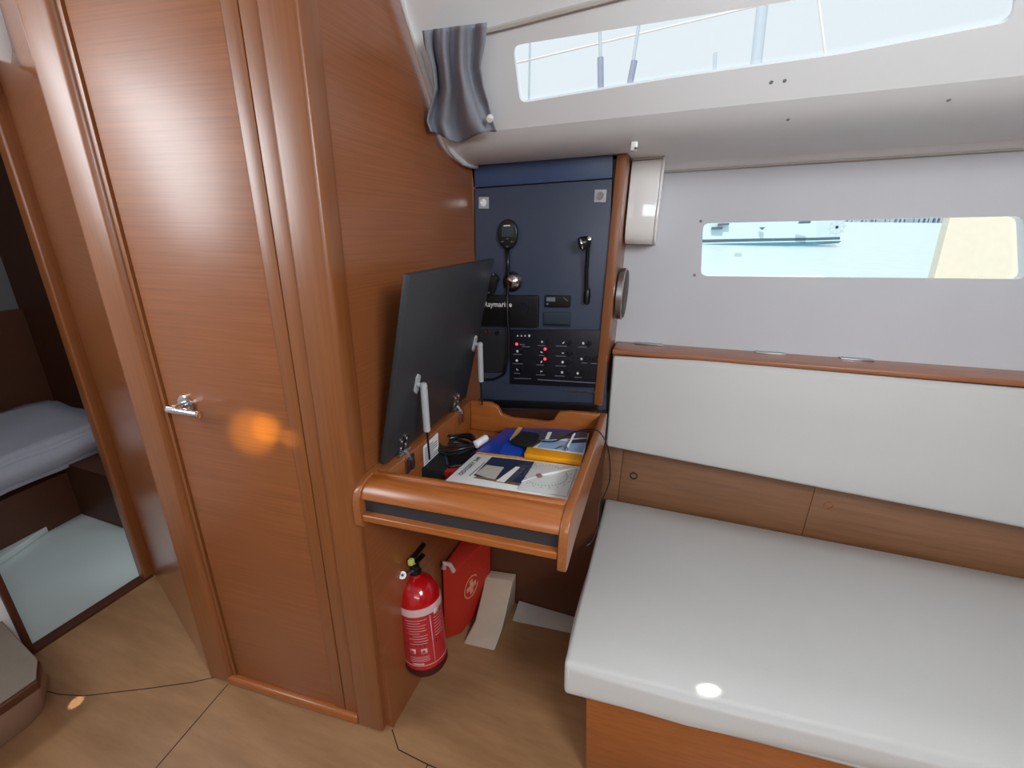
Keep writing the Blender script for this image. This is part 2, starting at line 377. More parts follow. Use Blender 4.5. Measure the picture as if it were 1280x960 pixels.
# straighten: window is a long parallelogram on the coachroof side
wr = [WP(650, 129), WP(641, 57), V((0.62, 0, 0)), V((0.60, 0, 0))]
def onplane(x, frac): p = lin(x, prof[-1]); q = lin(x, top[0]); return p + (q - p) * frac
f0 = (wr[0] - lin(wr[0].x, prof[-1])).length / wt2.length; f1 = (wr[1] - lin(wr[1].x, prof[-1])).length / wt2.length
wr = [wr[0], wr[1], onplane(0.56, f1 + 0.02), onplane(0.53, f0 + 0.16), onplane(0.30, f0 + 0.11), onplane(0.0, f0 + 0.06)]
wr = [wr[0], wr[1], WP(1274, -45), WP(1266, 27), WP(1050, 68), WP(850, 96)]
whole = rounded(wr, 0.02)
hf = holed(bm, [lin(XR, prof[-1]), lin(X1, prof[-1]), lin(X1, top[0]), lin(XR, top[0])], whole, -wn * 0.012)
ln = struct(link('ceiling', bm, 'liner', smooth=True, autos=25))
bm = B(); strip(bm, top[3:], -2.05, X1 + 0.1, 12); struct(link('ceiling_middle', bm, 'liner', smooth=True))
c0 = sum(wr, V()) / len(wr)
bm = B(); slab(bm, [c0 + (p - c0) * 1.02 - wn * 0.012 for p in whole], -wn * 0.004); struct(link('window_2', bm, 'glass'))
# white bead where liner meets the bulkhead
bm = B(); pr2 = [(y, z) for y, z in prof[3:] + top[:4]]
tube(bm, [V((XR + 0.012, y - 0.003, z - 0.004)) for y, z in pr2], 0.008, 8); struct(link('trim_18', bm, 'liner', smooth=True, autos=0))
# seam bead at top of hull lining
bm = B(); tube(bm, [lin(x, (1.70, 1.619)) for x in (-0.17, 0.3, 0.9, 2.3)], 0.0035, 6); struct(link('trim_19', bm, 'grey'))
# curtain track
bm = B(); tk = [WP(x, y, 0.006) for x, y in ((540, 53), (620, 36), (700, 15), (800, -11), (1100, -90))]
tube(bm, tk, 0.006, 6); tag(link('curtain_track', bm, 'grey'), 'thin pale curtain rail along the coachroof above the upper window', 'rail')

# ================================================================== CHART TABLE
TO = V((-0.650, 0.728, 0.874)); TX = V((1, 0.03, 0.042)); TW, TD = 0.520, 0.60
def T(u, v, w): return TO + TX * u + V((-0.012, 1, 0.0)) * v + V((0, 0, 1)) * w
def tbox(bm, u0, u1, v0, v1, w0, w1, mi=0): return box(bm, u0, u1, v0, v1, w0, w1, mi, lambda p: T(p.x, p.y, p.z))
table = thing('chart_table', 'orange-brown wooden chart table with rounded front rail and raised dark lid', 'table', T(TW / 2, TD / 2, -0.13))
# side cheeks: profile in (v,w)
def cheek(u0, u1, low):
    pr = [(0.055, 0.0), (0.038, -0.003), (0.022, -0.010), (0.010, -0.022), (0.003, -0.037), (0.0, -0.055), (0.0, -0.112)] + ([(0.004, -0.130), (0.02, -0.136), (0.10, -0.122)] if low else [(0.01, -0.125), (0.1, -0.125)]) + [(TD, -0.115), (TD, 0.0)]
    bm = B(); slab(bm, [T(u0, v, w) for v, w in pr], T(u1, 0, 0) - T(u0, 0, 0)); return bm
link('side_board', cheek(-0.004, 0.016, False), 'wood_y', table, bevel=0.003)
link('side_board', cheek(TW - 0.020, TW, True), 'wood_y', table, bevel=0.003)
# front bullnose rail
pr = [(0.080, -0.014), (0.080, 0.0), (0.066, 0.0), (0.066, -0.006), (0.056, -0.004), (0.042, -0.006), (0.028, -0.012), (0.016, -0.022), (0.010, -0.034), (0.008, -0.042), (0.018, -0.046), (0.08, -0.046)]
bm = B(); slab(bm, [T(0.016, v, w) for v, w in pr], T(TW - 0.02, 0, 0) - T(0.016, 0, 0)); link('front_rail', bm, 'wood_x', table, bevel=0.002)
bm = B(); tbox(bm, 0.016, TW - 0.02, 0.022, 0.05, -0.086, -0.046); link('recess_panel', bm, 'laminate', table)
bm = B(); tbox(bm, 0.016, TW - 0.02, 0.004, 0.05, -0.103, -0.084); link('lower_slat', bm, 'wood_x', table, bevel=0.004)
bm = B(); tbox(bm, 0.016, TW - 0.02, 0.05, TD, -0.122, -0.105); link('bottom_board', bm, 'wood_x', table)
# left inner board (hinge rim)
bm = B(); tbox(bm, 0.016, 0.050, 0.08, TD, -0.104, 0.001); link('hinge_rim', bm, 'wood_y', table, bevel=0.003)
# back board with the cable notch
bw = TW - 0.02
pr = [(0.05, -0.104), (bw, -0.104), (bw, 0.0), (bw - 0.10, 0.0), (bw - 0.135, -0.006), (bw - 0.15, -0.035), (bw - 0.17, -0.045), (0.20, -0.045), (0.165, -0.035), (0.15, -0.008), (0.125, 0.004), (0.05, 0.004)]
bm = B(); slab(bm, [T(u, TD - 0.02, w) for u, w in pr], (0, 0.018, 0)); link('back_board', bm, 'wood_x', table, bevel=0.003)
# lid
h0, h1 = V((-0.622, 0.825, 0.882)), V((-0.632, 1.33, 0.886)); t0, t1 = V((-0.522, 0.832, 1.355)), V((-0.525, 1.325, 1.362))
ln_ = (h1 - h0).cross(t0 - h0).normalized()
if ln_.x > 0: ln_ = -ln_
bm = B(); slab(bm, [h0, h1, t1, t0], ln_ * 0.016); lid = link('lid', bm, 'laminate', table, bevel=0.0015); lid['label'] = 'charcoal laminate lid propped open'
def lidp(s, h): a = h0 + (h1 - h0) * s; b = t0 + (t1 - t0) * s; return a + (b - a) * h - ln_ * 0.001
for s, hgt in ((0.20, 0.40), (0.93, 0.44)):
    p = lidp(s, hgt); g = B()
    pl = [p + (t0 - h0).normalized() * a + (h1 - h0).normalized() * b for a, b in ((0.028, 0.0), (0.02, 0.008), (-0.02, 0.008), (-0.028, 0), (-0.02, -0.008), (0.02, -0.008))]
    slab(g, pl, -ln_ * 0.006)
    e = p - ln_ * 0.022; tube(g, [p - ln_ * 0.004, e], 0.006, 10); lathe(g, e + V((0, 0, -0.012)), (0, 0, 1), [(0, 0.007), (0.012, 0.010), (0.02, 0.008), (0.024, 0)])
    bt = e + V((0.003, 0, -0.125)); tube(g, [e + V((0, 0, -0.008)), bt], 0.0095, 14)
    st = link('stay', g, 'greyplastic', lid, smooth=True); st['label'] = 'light grey plastic lid stay with thin black rod'
    g = B(); tube(g, [bt + V((0, 0, 0.004)), bt + V((0.004, 0, -0.085))], 0.003, 8); link('stay_rod', g, 'black', lid, smooth=True)
for s in (0.15, 0.80):
    a = h0 + (h1 - h0) * s; g = B(); up_ = (t0 - h0).normalized(); al = (h1 - h0).normalized()
    for sg in (-1, 1):
        slab(g, rounded([a - ln_ * 0.001 + al * (sg * 0.012 + d) + up_ * z for d, z in ((-0.009, 0.004), (0.009, 0.004), (0.009, 0.05), (-0.009, 0.05))], 0.008), -ln_ * 0.004)
        o2 = V((a.x + 0.03, a.y, a.z)); slab(g, rounded([T(0.0515, 0, 0) * 0 + V((T(0.0515, (a.y - TO.y), 0).x, a.y + sg * 0.012 + d, a.z + z)) for d, z in ((-0.009, -0.008), (0.009, -0.008), (0.009, -0.055), (-0.009, -0.055))], 0.008), (0.004, 0, 0))
        for z in (0.018, 0.038): lathe(g, a - ln_ * 0.004 + al * sg * 0.012 + up_ * z, -ln_, [(0, 0.005), (0.003, 0.004), (0.004, 0)], 10)
    tube(g, [a - ln_ * 0.008 - al * 0.028, a - ln_ * 0.008 + al * 0.028], 0.006, 10)
    tube(g, [a - ln_ * 0.010 + up_ * 0.01, a - ln_ * 0.02 + up_ * 0.0, V((T(0.055, a.y - TO.y, 0).x, a.y, a.z - 0.02))], 0.005, 8)
    hg = link('hinge', g, 'steel', table, smooth=True); hg['label'] = 'chrome lid hinge'
# printed label on the inside of the hinge rim
xl = lambda v: T(0.0512, v, 0)
g = B(); q = [T(0.0512, 0.245, -0.092), T(0.0512, 0.335, -0.088), T(0.0512, 0.335, -0.006), T(0.0512, 0.245, -0.012)]
slab(g, rounded(q, 0.006), (0.0008, 0, 0)); stk = link('sticker', g, 'paper', table); stk['label'] = 'white printed instruction sticker'
g = B()
for i in range(9):
    w = -0.022 - i * 0.0075; l = 0.075 if i % 4 else 0.05
    slab(g, [T(0.0522, 0.252, w), T(0.0522, 0.252 + l, w + 0.001), T(0.0522, 0.252 + l, w - 0.0022), T(0.0522, 0.252, w - 0.0032)], (0.0003, 0, 0))
link('printed_lines', g, 'inkgrey', stk)

# ------------------------------------------------------------------ what lies in the chart table
ZB = TO.z - 0.104          # inside floor of the box at the left edge
def TZ(px, py, h):         # point on the inclined plane h above the box floor
    n = V((-TX.z, 0, 1.0)); n = TX.cross(V((0, 1, 0))).normalized(); return PP(px, py, T(0, 0, -0.105 + h), n)
TN = TX.cross(V((0, 1, 0))).normalized()
def sheet(name, px, h, th, mat, parent=None, bevel=0.0, round_=0.0):
    pts = [TZ(x, y, h + th) for x, y in px]
    if round_: pts = rounded(pts, round_)
    g = B(); slab(g, pts, -TN * th); return link(name, g, mat, parent, bevel=bevel)
fold = sheet('ring_binder', [(632, 535), (735, 536), (712, 579), (593, 565)], 0.0, 0.040, 'blue', bevel=0.003)
tag(fold, 'large blue folder lying under the yellow-spined book and black pouch', 'folder')
sheet('cover_flap', [(640, 539), (672, 541), (650, 570), (624, 567)], 0.040, 0.0015, 'blue2', fold)
sheet('spine_edge', [(598, 564.6), (712, 578), (711.5, 579.6), (595, 566)], 0.036, 0.004, 'yellow', fold)
man = sheet('owner_manual', [(594, 567), (727, 583), (709, 625), (556, 601)], 0.0, 0.043, 'paper', bevel=0.001)
tag(man, 'white boat manual with sailing photo cover lying nearest the front rail', 'book')
sheet('cover_photo', [(615, 571), (668, 577), (651, 604), (592, 594)], 0.043, 0.0008, 'ink', man)
sheet('cover_photo', [(608, 581), (630, 584), (618, 600), (594, 592)], 0.0438, 0.0005, 'grey', man)
sheet('cover_photo', [(650, 580), (661, 582), (637, 604), (628, 603)], 0.0439, 0.0005, 'photo_dark', man)
sheet('cover_photo', [(645, 583), (650, 584), (630, 603), (620, 601)], 0.0444, 0.0004, 'paper', man)
sheet('cover_photo', [(596, 595), (612, 598), (650, 604), (649, 607), (592, 597)], 0.0439, 0.0005, 'photo_brown', man)
a = TZ(577, 594.5, 0.044); b = TZ(602, 572.5, 0.044); ex = (b - a).normalized(); ey = TN.cross(ex)
text('title', 'ODYSSEY 349', a, ex, ey, 0.013, 'ink', man, 0.0012, bold=0.012, width=(b - a).length)
a = TZ(587, 595, 0.044); b = TZ(606, 578, 0.044); ex2 = (b - a).normalized()
g = B(); s = TN.cross(ex2) * 0.0012
slab(g, [a - s, b - s, b + s, a + s], TN * 0.0008); link('subtitle_line', g, 'inkgrey', man)
pil = sheet('pilot_book', [(674, 538), (736, 541), (728, 575), (656, 567)], 0.042, 0.014, 'paper', bevel=0.001)
tag(pil, 'pilot book with yellow spine and pale blue photo cover lying on the blue folder', 'book')
sheet('spine', [(659, 558), (729, 568), (727, 577), (655, 567)], 0.0425, 0.0155, 'yellow', pil, bevel=0.003)
sheet('cover_photo', [(681, 549), (733, 554), (728, 566), (671, 559)], 0.056, 0.0006, 'pale', pil)
sheet('cover_photo', [(673, 538), (735, 541), (734, 547), (672, 550)], 0.056, 0.0006, 'photo_dark', pil)
sheet('cover_photo', [(676, 553), (664, 560), (667, 551), (672, 549)], 0.0565, 0.0004, 'photo_dark', pil)
sheet('cover_photo', [(690, 540), (686, 549), (681, 549), (685, 540)], 0.0566, 0.0004, 'paper', pil)
sheet('cover_photo', [(710, 550), (734, 548), (733, 553), (713, 554)], 0.0566, 0.0004, 'ink', pil)
sheet('cover_photo', [(700, 557), (692, 561), (696, 561), (706, 557)], 0.0566, 0.0004, 'photo_brown', pil)
env = sheet('envelope', [(648, 533.5), (653, 534.5), (640, 552), (637, 549)], 0.043, 0.003, plain('manila_paper', (214, 170, 110), 0.6))
tag(env, 'tan paper slip edge sticking out under the black pouch', 'paper')
pouch = sheet('pouch', [(652, 538), (675, 541), (672, 552), (663, 558), (637, 550)], 0.047, 0.014, 'blackm', bevel=0.005, round_=0.01)
tag(pouch, 'black cloth pouch lying on the blue folder', 'pouch')
plo = sheet('chart_plotter', [(669, 577), (722, 584), (708, 620), (647, 611)], 0.0455, 0.002, 'plotter', bevel=0.0005)
tag(plo, 'clear plastic protractor plotter lying on the manual', 'plotter')
# plotter scale marks and arm
g = B(); c = TZ(673, 593, 0.048)
px = (TZ(690, 595, 0.048) - c).normalized(); py = TN.cross(px)
for k in range(40):
    an = 2 * math.pi * k / 40
    for rr in (0.052, 0.062):
        p = c + px * (rr * 1.1 * math.cos(an) + 0.02) + py * (rr * math.sin(an))
        if rr > 0.06 and k % 2: continue
        q = (p - c).normalized(); t_ = TN.cross(q) * 0.0009
        w0 = p - q * 0.002; w1 = p + q * 0.002
        u = (p - TZ(650, 604, .048))
        slab(g, [w0 - t_, w1 - t_, w1 + t_, w0 + t_], TN * 0.0005)
link('scale_marks', g, 'inkgrey', plo)
g = B(); tube(g, [TZ(652, 602, 0.050), TZ(676, 594, 0.050)], 0.0016, 6); tube(g, [TZ(676, 594, 0.0505), TZ(721, 585, 0.0505)], 0.0032, 6); link('pointer_arm', g, 'whiteplastic', plo)
g = B(); lathe(g, TZ(674, 595, 0.049), TN, [(0, 0.009), (0.003, 0.009), (0.004, 0.006), (0.004, 0)], 16); link('pivot', g, plain('mauve_plastic', (150, 110, 120), 0.4), plo)
# pen
pn = thing('pen', 'white ballpoint pen lying across the pilot book', 'pen', TZ(712, 560, 0.058))
a, b = TZ(708, 561, 0.062), TZ(718, 542, 0.062); g = B(); tube(g, [a, b], 0.0042, 12); link('barrel', g, 'whiteplastic', pn, smooth=True)
dv = (a - b).normalized(); g = B(); tube(g, [a - dv * 0.004, a + dv * 0.006, a + dv * 0.012], 0.0045, 12, taper=[0.0046, 0.0046, 0.0012]); link('tip', g, 'chrome', pn, smooth=True)
g = B(); tube(g, [b, b + (b - a).normalized() * 0.006], 0.0025, 8); tube(g, [b + TN * 0.005, b + (a - b) * 0.4 + TN * 0.005], 0.0012, 6); link('clip', g, 'whiteplastic', pn)
# cable coil with white plug
cc = TZ(571, 560, 0.03)
co = thing('cable_coil', 'coiled black cable with white cylindrical plug in the left of the chart table', 'cable', TZ(571, 562, 0.0))
g = B(); eu = V((1, 0.1, 0.05)).normalized(); ev = V((0, 1, 0))
pts = []
for i in range(6 * 28):
    an = 2 * math.pi * i / 28; k = i // 28; r = 0.050 + 0.004 * math.sin(k * 2.3)
    pts.append(cc + eu * r * 1.15 * math.cos(an) + ev * r * 1.05 * math.sin(an) + V((0, 0, (k - 2) * 0.0085 + 0.004 * math.sin(an * 3 + k))))
tube(g, pts, 0.0045, 8); link('cord', g, 'black', co, smooth=True)
a, b = TZ(594, 556, 0.05), TZ(608, 547, 0.054); g = B(); d = (b - a); lathe(g, a, d, [(0, 0.010), (0.002, 0.0125), (d.length * 0.9, 0.0125), (d.length, 0.010), (d.length, 0.0)], 20); link('plug', g, 'whiteplastic', co, smooth=True)['label'] = 'white cylindrical plug'
g = B(); tube(g, [b, b + d.normalized() * 0.01, TZ(617, 546, 0.05)], 0.003, 8); link('plug_lead', g, 'ink', co, smooth=True)
g = B(); slab(g, rounded([TZ(x, y, 0.034) for x, y in ((556, 566), (590, 560), (582, 580), (560, 583))], 0.008), -TN * 0.03); link('grip', g, 'black', co, bevel=0.006)
wal = sheet('wallet', [(520, 567), (556, 563), (566, 573), (556, 588), (512, 584)], 0.0, 0.030, 'blackm', bevel=0.004, round_=0.01); tag(wal, 'black soft case lying in the front left corner of the chart table', 'case')
vel = sheet('strap_band', [(556, 569), (566, 568), (567, 577), (557, 580)], 0.0305, 0.003, plain('navy_dotted_cloth', (40, 50, 100), 0.7, noise=0.9, nscale=350), bevel=0.001); tag(vel, 'navy cloth band with pale dots beside the coiled cable', 'band')
rp = sheet('leaflet', [(566, 579), (583, 581), (572, 592), (552, 588)], 0.0, 0.026, 'redpaper'); tag(rp, 'red and white leaflet tucked beside the manual', 'leaflet')
sheet('white_corner', [(570, 579), (584, 580.5), (581, 585), (566, 583)], 0.026, 0.0006, 'paper', rp)
# thin black cord leading over the edge of the table and down
g = B(); cpts = [TZ(668, 550, 0.062), TZ(690, 552, 0.062), TZ(704, 547, 0.066), P(722, 539, y=1.18), P(740, 537, y=1.15)]
cpts += [P(752, 543, x=-0.128), P(761, 566, x=-0.125), P(762, 600, x=-0.124), P(752, 628, x=-0.122), P(749, 652, x=-0.120), P(740, 675, x=-0.122), P(733, 682, x=-0.126)]
sm = []
for i in range(len(cpts) - 1):
    p0 = cpts[max(i - 1, 0)]; p1 = cpts[i]; p2 = cpts[i + 1]; p3 = cpts[min(i + 2, len(cpts) - 1)]
    for k in range(6):
        t = k / 6; sm.append(0.5 * (2 * p1 + (p2 - p0) * t + (2 * p0 - 5 * p1 + 4 * p2 - p3) * t * t + (3 * p1 - p0 - 3 * p2 + p3) * t ** 3))
tube(g, sm + [cpts[-1]], 0.0021, 6); tag(link('charging_cord', g, 'black', smooth=True, autos=0), 'thin black cord running from the pouch over the table edge and hanging down', 'cord')

# ================================================================== INSTRUMENT CONSOLE
NY = 1.50
def Q(px, py, o=0.0): return P(px, py, y=NY - o)
con = thing('instrument_console', 'slate blue instrument locker front with chrome latches above the chart table', 'console', V((-0.42, NY, 0.83)))
g = B(); slab(g, [Q(592, 236), Q(765, 224), Q(757, 512), Q(596, 512)], (0, 0.02, 0)); link('front_panel', g, 'navy', con, bevel=0.001)
g = B(); slab(g, [Q(588, 195), Q(767, 172), Q(765, 222.5), Q(592, 234.5)], (0, 0.02, 0)); link('top_panel', g, 'navyglare', con, bevel=0.001)
g = B(); slab(g, [Q(598, 500, .012), Q(747, 505, .012), Q(747, 513, .012), Q(598, 509, .012)], (0, 0.012, 0)); link('bottom_ledge', g, 'black', con, bevel=0.002)
g = B(); slab(g, [Q(705, 487.5, .003), Q(744, 490, .003), Q(744, 492, .003), Q(705, 489.5, .003)], (0, 0.003, 0)); link('hinge_strip', g, 'steel', con)
for (x, y) in ((605, 253.5), (750.5, 245)):
    g = B(); c = Q(x, y); r = 0.0185
    slab(g, rounded([c + V((a * r, 0, b * r)) for a, b in ((-1, -1), (1, -1), (1, 1), (-1, 1))], 0.002), (0, -0.004, 0))
    lt = link('latch', g, 'greyplastic', con, bevel=0.001); lt['label'] = 'square silver push latch'
    g = B(); lathe(g, c + V((0, -0.004, 0)), (0, -1, 0), [(0, 0.012), (0.002, 0.012), (0.002, 0.009), (0.0005, 0.009), (0.0005, 0.0)], 20); link('latch_ring', g, 'chrome', lt, smooth=True)
g = B(); slab(g, [Q(583, 206), Q(593, 205), Q(597, 512), Q(588, 512)], (0, 0.04, 0)); struct(link('trim_20', g, 'wood_v'))
# console end panel
bm = B(); slab(bm, [V((-0.203, NY - 0.012, 0.86)), V((-0.173, NY - 0.012, 0.86)), V((-0.173, HY, 0.86)), V((-0.203, HY, 0.86))], (0.006, 0, 0.84))
struct(link('wall_locker_end', bm, 'wood_v', bevel=0.002))
bm = B(); box(bm, -0.66, -0.19, NY + 0.02, NY + 0.05, 0.6, 1.66); struct(link('wall_locker_back', bm, 'darkwood'))

def quad(px, o0, th): return [Q(x, y, o0 + th) for x, y in px], (0, th, 0)
# remote handset on coiled lead
hs = thing('handset', 'oval black remote handset hanging on its lead at upper left of the console', 'handset', Q(634, 293))
g = B(); pts = []
for k in range(28):
    an = 2 * math.pi * k / 28; cx, sy = math.cos(an), math.sin(an); pts.append(Q(634 + 12.5 * cx * (1 + 0.06 * sy), 293 - 19 * sy, 0.020))
slab(g, pts, (0, 0.018, 0)); link('body', g, 'black', hs, bevel=0.005)
g = B(); slab(g, rounded([Q(x, y, 0.021) for x, y in ((627, 282), (642, 281), (642, 296), (627, 296))], 0.003), (0, 0.0015, 0)); link('screen', g, 'screen', hs)
g = B(); slab(g, [Q(x, y, 0.0215) for x, y in ((629.5, 281.5), (637.5, 281), (637.5, 282.5), (629.5, 283))], (0, 0.001, 0)); link('marking', g, 'white', hs)
for (x, y, pl) in ((634, 298.5, ((-2, 1), (0, -1), (2, 1), (0, 0))), (634, 308, ((-2, -1), (0, 1), (2, -1), (0, 0))), (627, 302, ((-2, 0), (2, -.8), (2, .8))), (640.5, 302, ((2, 0), (-2, -.8), (-2, .8)))):
    g = B(); slab(g, [Q(x + a, y + b, 0.0212) for a, b in pl], (0, 0.001, 0)); link('button', g, 'lcd', hs)
g = B(); tube(g, [Q(634, 311, 0.01), Q(635, 330, 0.012), Q(634.5, 350, 0.016)], 0.006, 10, taper=[0.0075, 0.0065, 0.006])
pts = [Q(634.5, 350, 0.018), Q(634, 390, 0.026), Q(636, 420, 0.028), Q(635, 448, 0.026), Q(630, 468, 0.020), Q(618, 474, 0.012), Q(604, 475, 0.010)]
tube(g, pts, 0.0045, 8); link('lead', g, 'black', hs, smooth=True, autos=0)
# chrome dome
km = thing('dome_knob', 'round chrome dome on black ring below the handset', 'knob', Q(641, 352))
g = B(); lathe(g, Q(641, 352), (0, -1, 0), [(0, 0.035), (0.006, 0.035), (0.008, 0.031), (0.008, 0.0)], 24); link('ring', g, 'black', km, smooth=True)
g = B(); lathe(g, Q(641, 352, 0.008), (0, -1, 0), [(0, 0.029), (0.006, 0.027), (0.014, 0.019), (0.019, 0.0)], 24); link('dome', g, 'chrome', km, smooth=True, autos=0)
mc = thing('fist_microphone', 'small black microphone clip half hidden behind the raised lid', 'microphone', Q(613, 356))
g = B(); slab(g, rounded([Q(x, y, 0.028) for x, y in ((615, 341), (622, 348), (616, 368), (608, 368), (609, 350))], 0.006), (0, 0.026, 0)); link('body', g, 'black', mc, bevel=0.004)
for x, y in ((617, 343.5), (611, 366)): g = B(); lathe(g, Q(x, y, 0.028), (0, -1, 0), [(0, 0.004), (0.002, 0.003), (0.003, 0)], 10); link('screw', g, 'chrome', mc)
# radio
rd = thing('radio', 'black flush radio with white lettering at the left of the console', 'radio', Q(640, 389))
g = B(); slab(g, rounded([Q(x, y, 0.016) for x, y in ((603, 369), (673, 369.5), (672.5, 410), (600, 408))], 0.008), (0, 0.015, 0)); link('face', g, 'black', rd, bevel=0.003)
g = B(); lathe(g, Q(654, 386, 0.0165), (0, -1, 0), [(0, 0.02), (0.002, 0.019), (0.002, 0.0)], 24); link('dial', g, 'panelblack', rd, smooth=True)
a, b = Q(605.5, 383.2, 0.017), Q(640, 383.6, 0.017); text('lettering', 'Raymarine', a, (b - a), (0, 0, 1), 0.019, 'white', rd, 0.0012, bold=0.015, width=(b - a).length)
# engine / tank display
ed = thing('gauge_display', 'small black two-part gauge display right of the radio', 'gauge', Q(697, 377))
g = B(); slab(g, rounded([Q(x, y, 0.012) for x, y in ((681.5, 369), (713, 370), (712.5, 384.5), (681, 384))], 0.004), (0, 0.011, 0)); link('case', g, 'black', ed, bevel=0.002)
g = B(); slab(g, [Q(x, y, 0.0125) for x, y in ((683, 371.5), (694, 371.8), (694, 377), (683, 376.5))], (0, 0.001, 0)); link('display', g, 'lcd', ed)
g = B(); slab(g, [Q(x, y, 0.0125) for x, y in ((705, 372), (710, 376), (709.4, 376.6), (704.4, 372.6))], (0, 0.001, 0)); link('needle', g, 'lcd', ed)
g = B(); slab(g, [Q(x, y, 0.0125) for x, y in ((683, 379), (685.5, 379), (685.5, 381), (683, 381))], (0, 0.001, 0)); link('button', g, 'lcd', ed)
# blank pad
bp_ = thing('cover_plate', 'dark square blanking plate under the gauge display', 'plate', Q(696, 398))
g = B(); slab(g, rounded([Q(x, y, 0.007) for x, y in ((679, 390), (713, 390), (713, 409), (679, 408))], 0.004), (0, 0.006, 0)); link('plate', g, plain('slate_plate', (42, 56, 72), 0.4), bp_, bevel=0.002)
g = B(); slab(g, [Q(x, y, 0.0085) for x, y in ((680, 404.5), (712.5, 405.5), (712.5, 407.5), (680, 406.5))], (0, 0.003, 0)); link('lower_edge', g, 'black', bp_)
# reading lamp
lp = thing('reading_lamp', 'black gooseneck reading lamp with chrome-tipped head on right of console', 'lamp', Q(733, 378))
g = B(); lathe(g, Q(733, 380.5, 0.012), (0, 0, 1), [(0, 0.004), (0.004, 0.010), (0.035, 0.012), (0.052, 0.009), (0.054, 0.007)], 16); link('base', g, 'black', lp, smooth=True)
g = B(); tube(g, [Q(733, 370, 0.012), Q(733, 340, 0.02), Q(734.5, 315, 0.03), Q(735.5, 306, 0.034)], 0.0065, 12); link('gooseneck', g, 'black', lp, smooth=True)
g = B(); c = Q(737, 301, 0.036); d = (Q(722, 306, 0.05) - c).normalized(); lathe(g, c - d * 0.004, d, [(0, 0.0), (0.002, 0.010), (0.012, 0.018), (0.032, 0.021), (0.038, 0.018), (0.036, 0)], 20); lh = link('head', g, 'black', lp, smooth=True)
g = B(); lathe(g, Q(736.5, 298.5, 0.055), V((0.2, -1, 0.3)), [(0, 0.007), (0.004, 0.006), (0.006, 0)], 14); link('switch', g, 'chrome', lh, smooth=True)
g = B(); lathe(g, c + d * 0.028, d, [(0, 0.0215), (0.004, 0.0215), (0.004, 0.019), (0, 0.019)], 20); link('rim', g, 'chrome', lh, smooth=True)
# speaker/intercom below the radio on the left
sk = thing('socket_plate', 'dark plate with round sockets under the radio', 'socket', Q(618, 440))
g = B(); slab(g, rounded([Q(x, y, 0.006) for x, y in ((598, 411), (634, 411), (634, 466), (598, 466))], 0.01), (0, 0.005, 0)); link('plate', g, plain('dark_plate', (36, 38, 44), 0.45), sk, bevel=0.002)
for x, y, m_ in ((609, 414.5, 'chrome'), (621.5, 416.5, 'black')):
    g = B(); lathe(g, Q(x, y, 0.006), (0, -1, 0), [(0, 0.009), (0.004, 0.008), (0.005, 0.0)], 16); link('socket', g, m_, sk, smooth=True)
# switch panel
sp = thing('switch_panel', 'black electrical switch panel with white symbols and three red lamps', 'switch panel', Q(694, 450))
g = B(); slab(g, [Q(x, y, 0.008) for x, y in ((637.5, 412), (751, 412.5), (748.5, 485), (637.5, 480))], (0, 0.007, 0)); link('panel', g, 'panelblack', sp, bevel=0.0015)
def SP(cx, cy, o=0.0085): return Q(635 + cx * 0.10156, 405 + cy * 0.10156, o)
def icon(cx, cy, shape, s=11):
    g = B(); sh = {'tri': [(0, -1), (1, 1), (-1, 1)], 'hex': [(-.5, -1), (.5, -1), (1, 0), (.5, 1), (-.5, 1), (-1, 0)], 'sq': [(-.8, -.9), (.8, -.9), (.8, .9), (-.8, .9)], 'dia': [(0, -1.1), (.9, 0), (0, 1.1), (-.9, 0)], 'leaf': [(.9, -1.1), (.7, .3), (-.7, 1.1), (-.5, -.2)], 'arc': [(-1, -.6), (-.2, -.2), (1, .5), (.2, .8), (-.8, .3)], 'moon': [(-1, -.5), (0, .2), (1, -.5), (.6, .7), (-.6, .7)]}[shape]
    slab(g, [SP(cx + a * s, cy + b * s) for a, b in sh], (0, 0.0008, 0)); return link('symbol', g, 'white', sp)
for x in (118, 165, 210): icon(x, 142, 'tri', 12)
icon(262, 145, 'hex', 15)
for x, y, s in ((115, 335, 'sq'), (108, 450, 'hex'), (115, 560, 'arc'), (418, 220, 'dia'), (415, 345, 'arc'), (410, 465, 'leaf'), (410, 580, 'moon'), (680, 230, 'leaf'), (675, 355, 'moon'), (672, 470, 'hex'), (665, 595, 'sq'), (925, 237, 'hex'), (905, 430, 'sq'), (857, 607, 'hex')): icon(x, y, s, 15)
def dash(x0, x1, y, dy=4, h=4):
    g = B(); slab(g, [SP(x0, y - h), SP(x1, y - h + dy), SP(x1, y + h + dy), SP(x0, y + h)], (0, 0.0006, 0)); link('caption', g, 'inkgrey', sp)
for x0, x1, y in ((145, 205, 250), (175, 270, 278), (65, 170, 372), (58, 182, 488), (75, 145, 605), (365, 455, 264), (375, 445, 385), (350, 440, 502), (345, 455, 625), (590, 725, 270), (585, 710, 394), (585, 715, 515), (575, 695, 638), (862, 965, 283), (820, 905, 655), (905, 975, 478), (1020, 1110, 484), (75, 285, 670)): dash(x0, x1, y)
dash(365, 1100, 684, 44, 5)
for x, y in ((180, 335), (180, 450), (180, 560), (490, 225), (490, 370), (490, 480), (490, 590), (760, 235), (755, 360), (750, 475), (745, 600), (1000, 245), (980, 430), (1070, 430), (930, 610)):
    g = B(); lathe(g, SP(x, y, 0.008), (0, -1, 0), [(0, 0.010), (0.005, 0.009), (0.006, 0.0)], 16); link('push_button', g, 'black', sp, smooth=True)
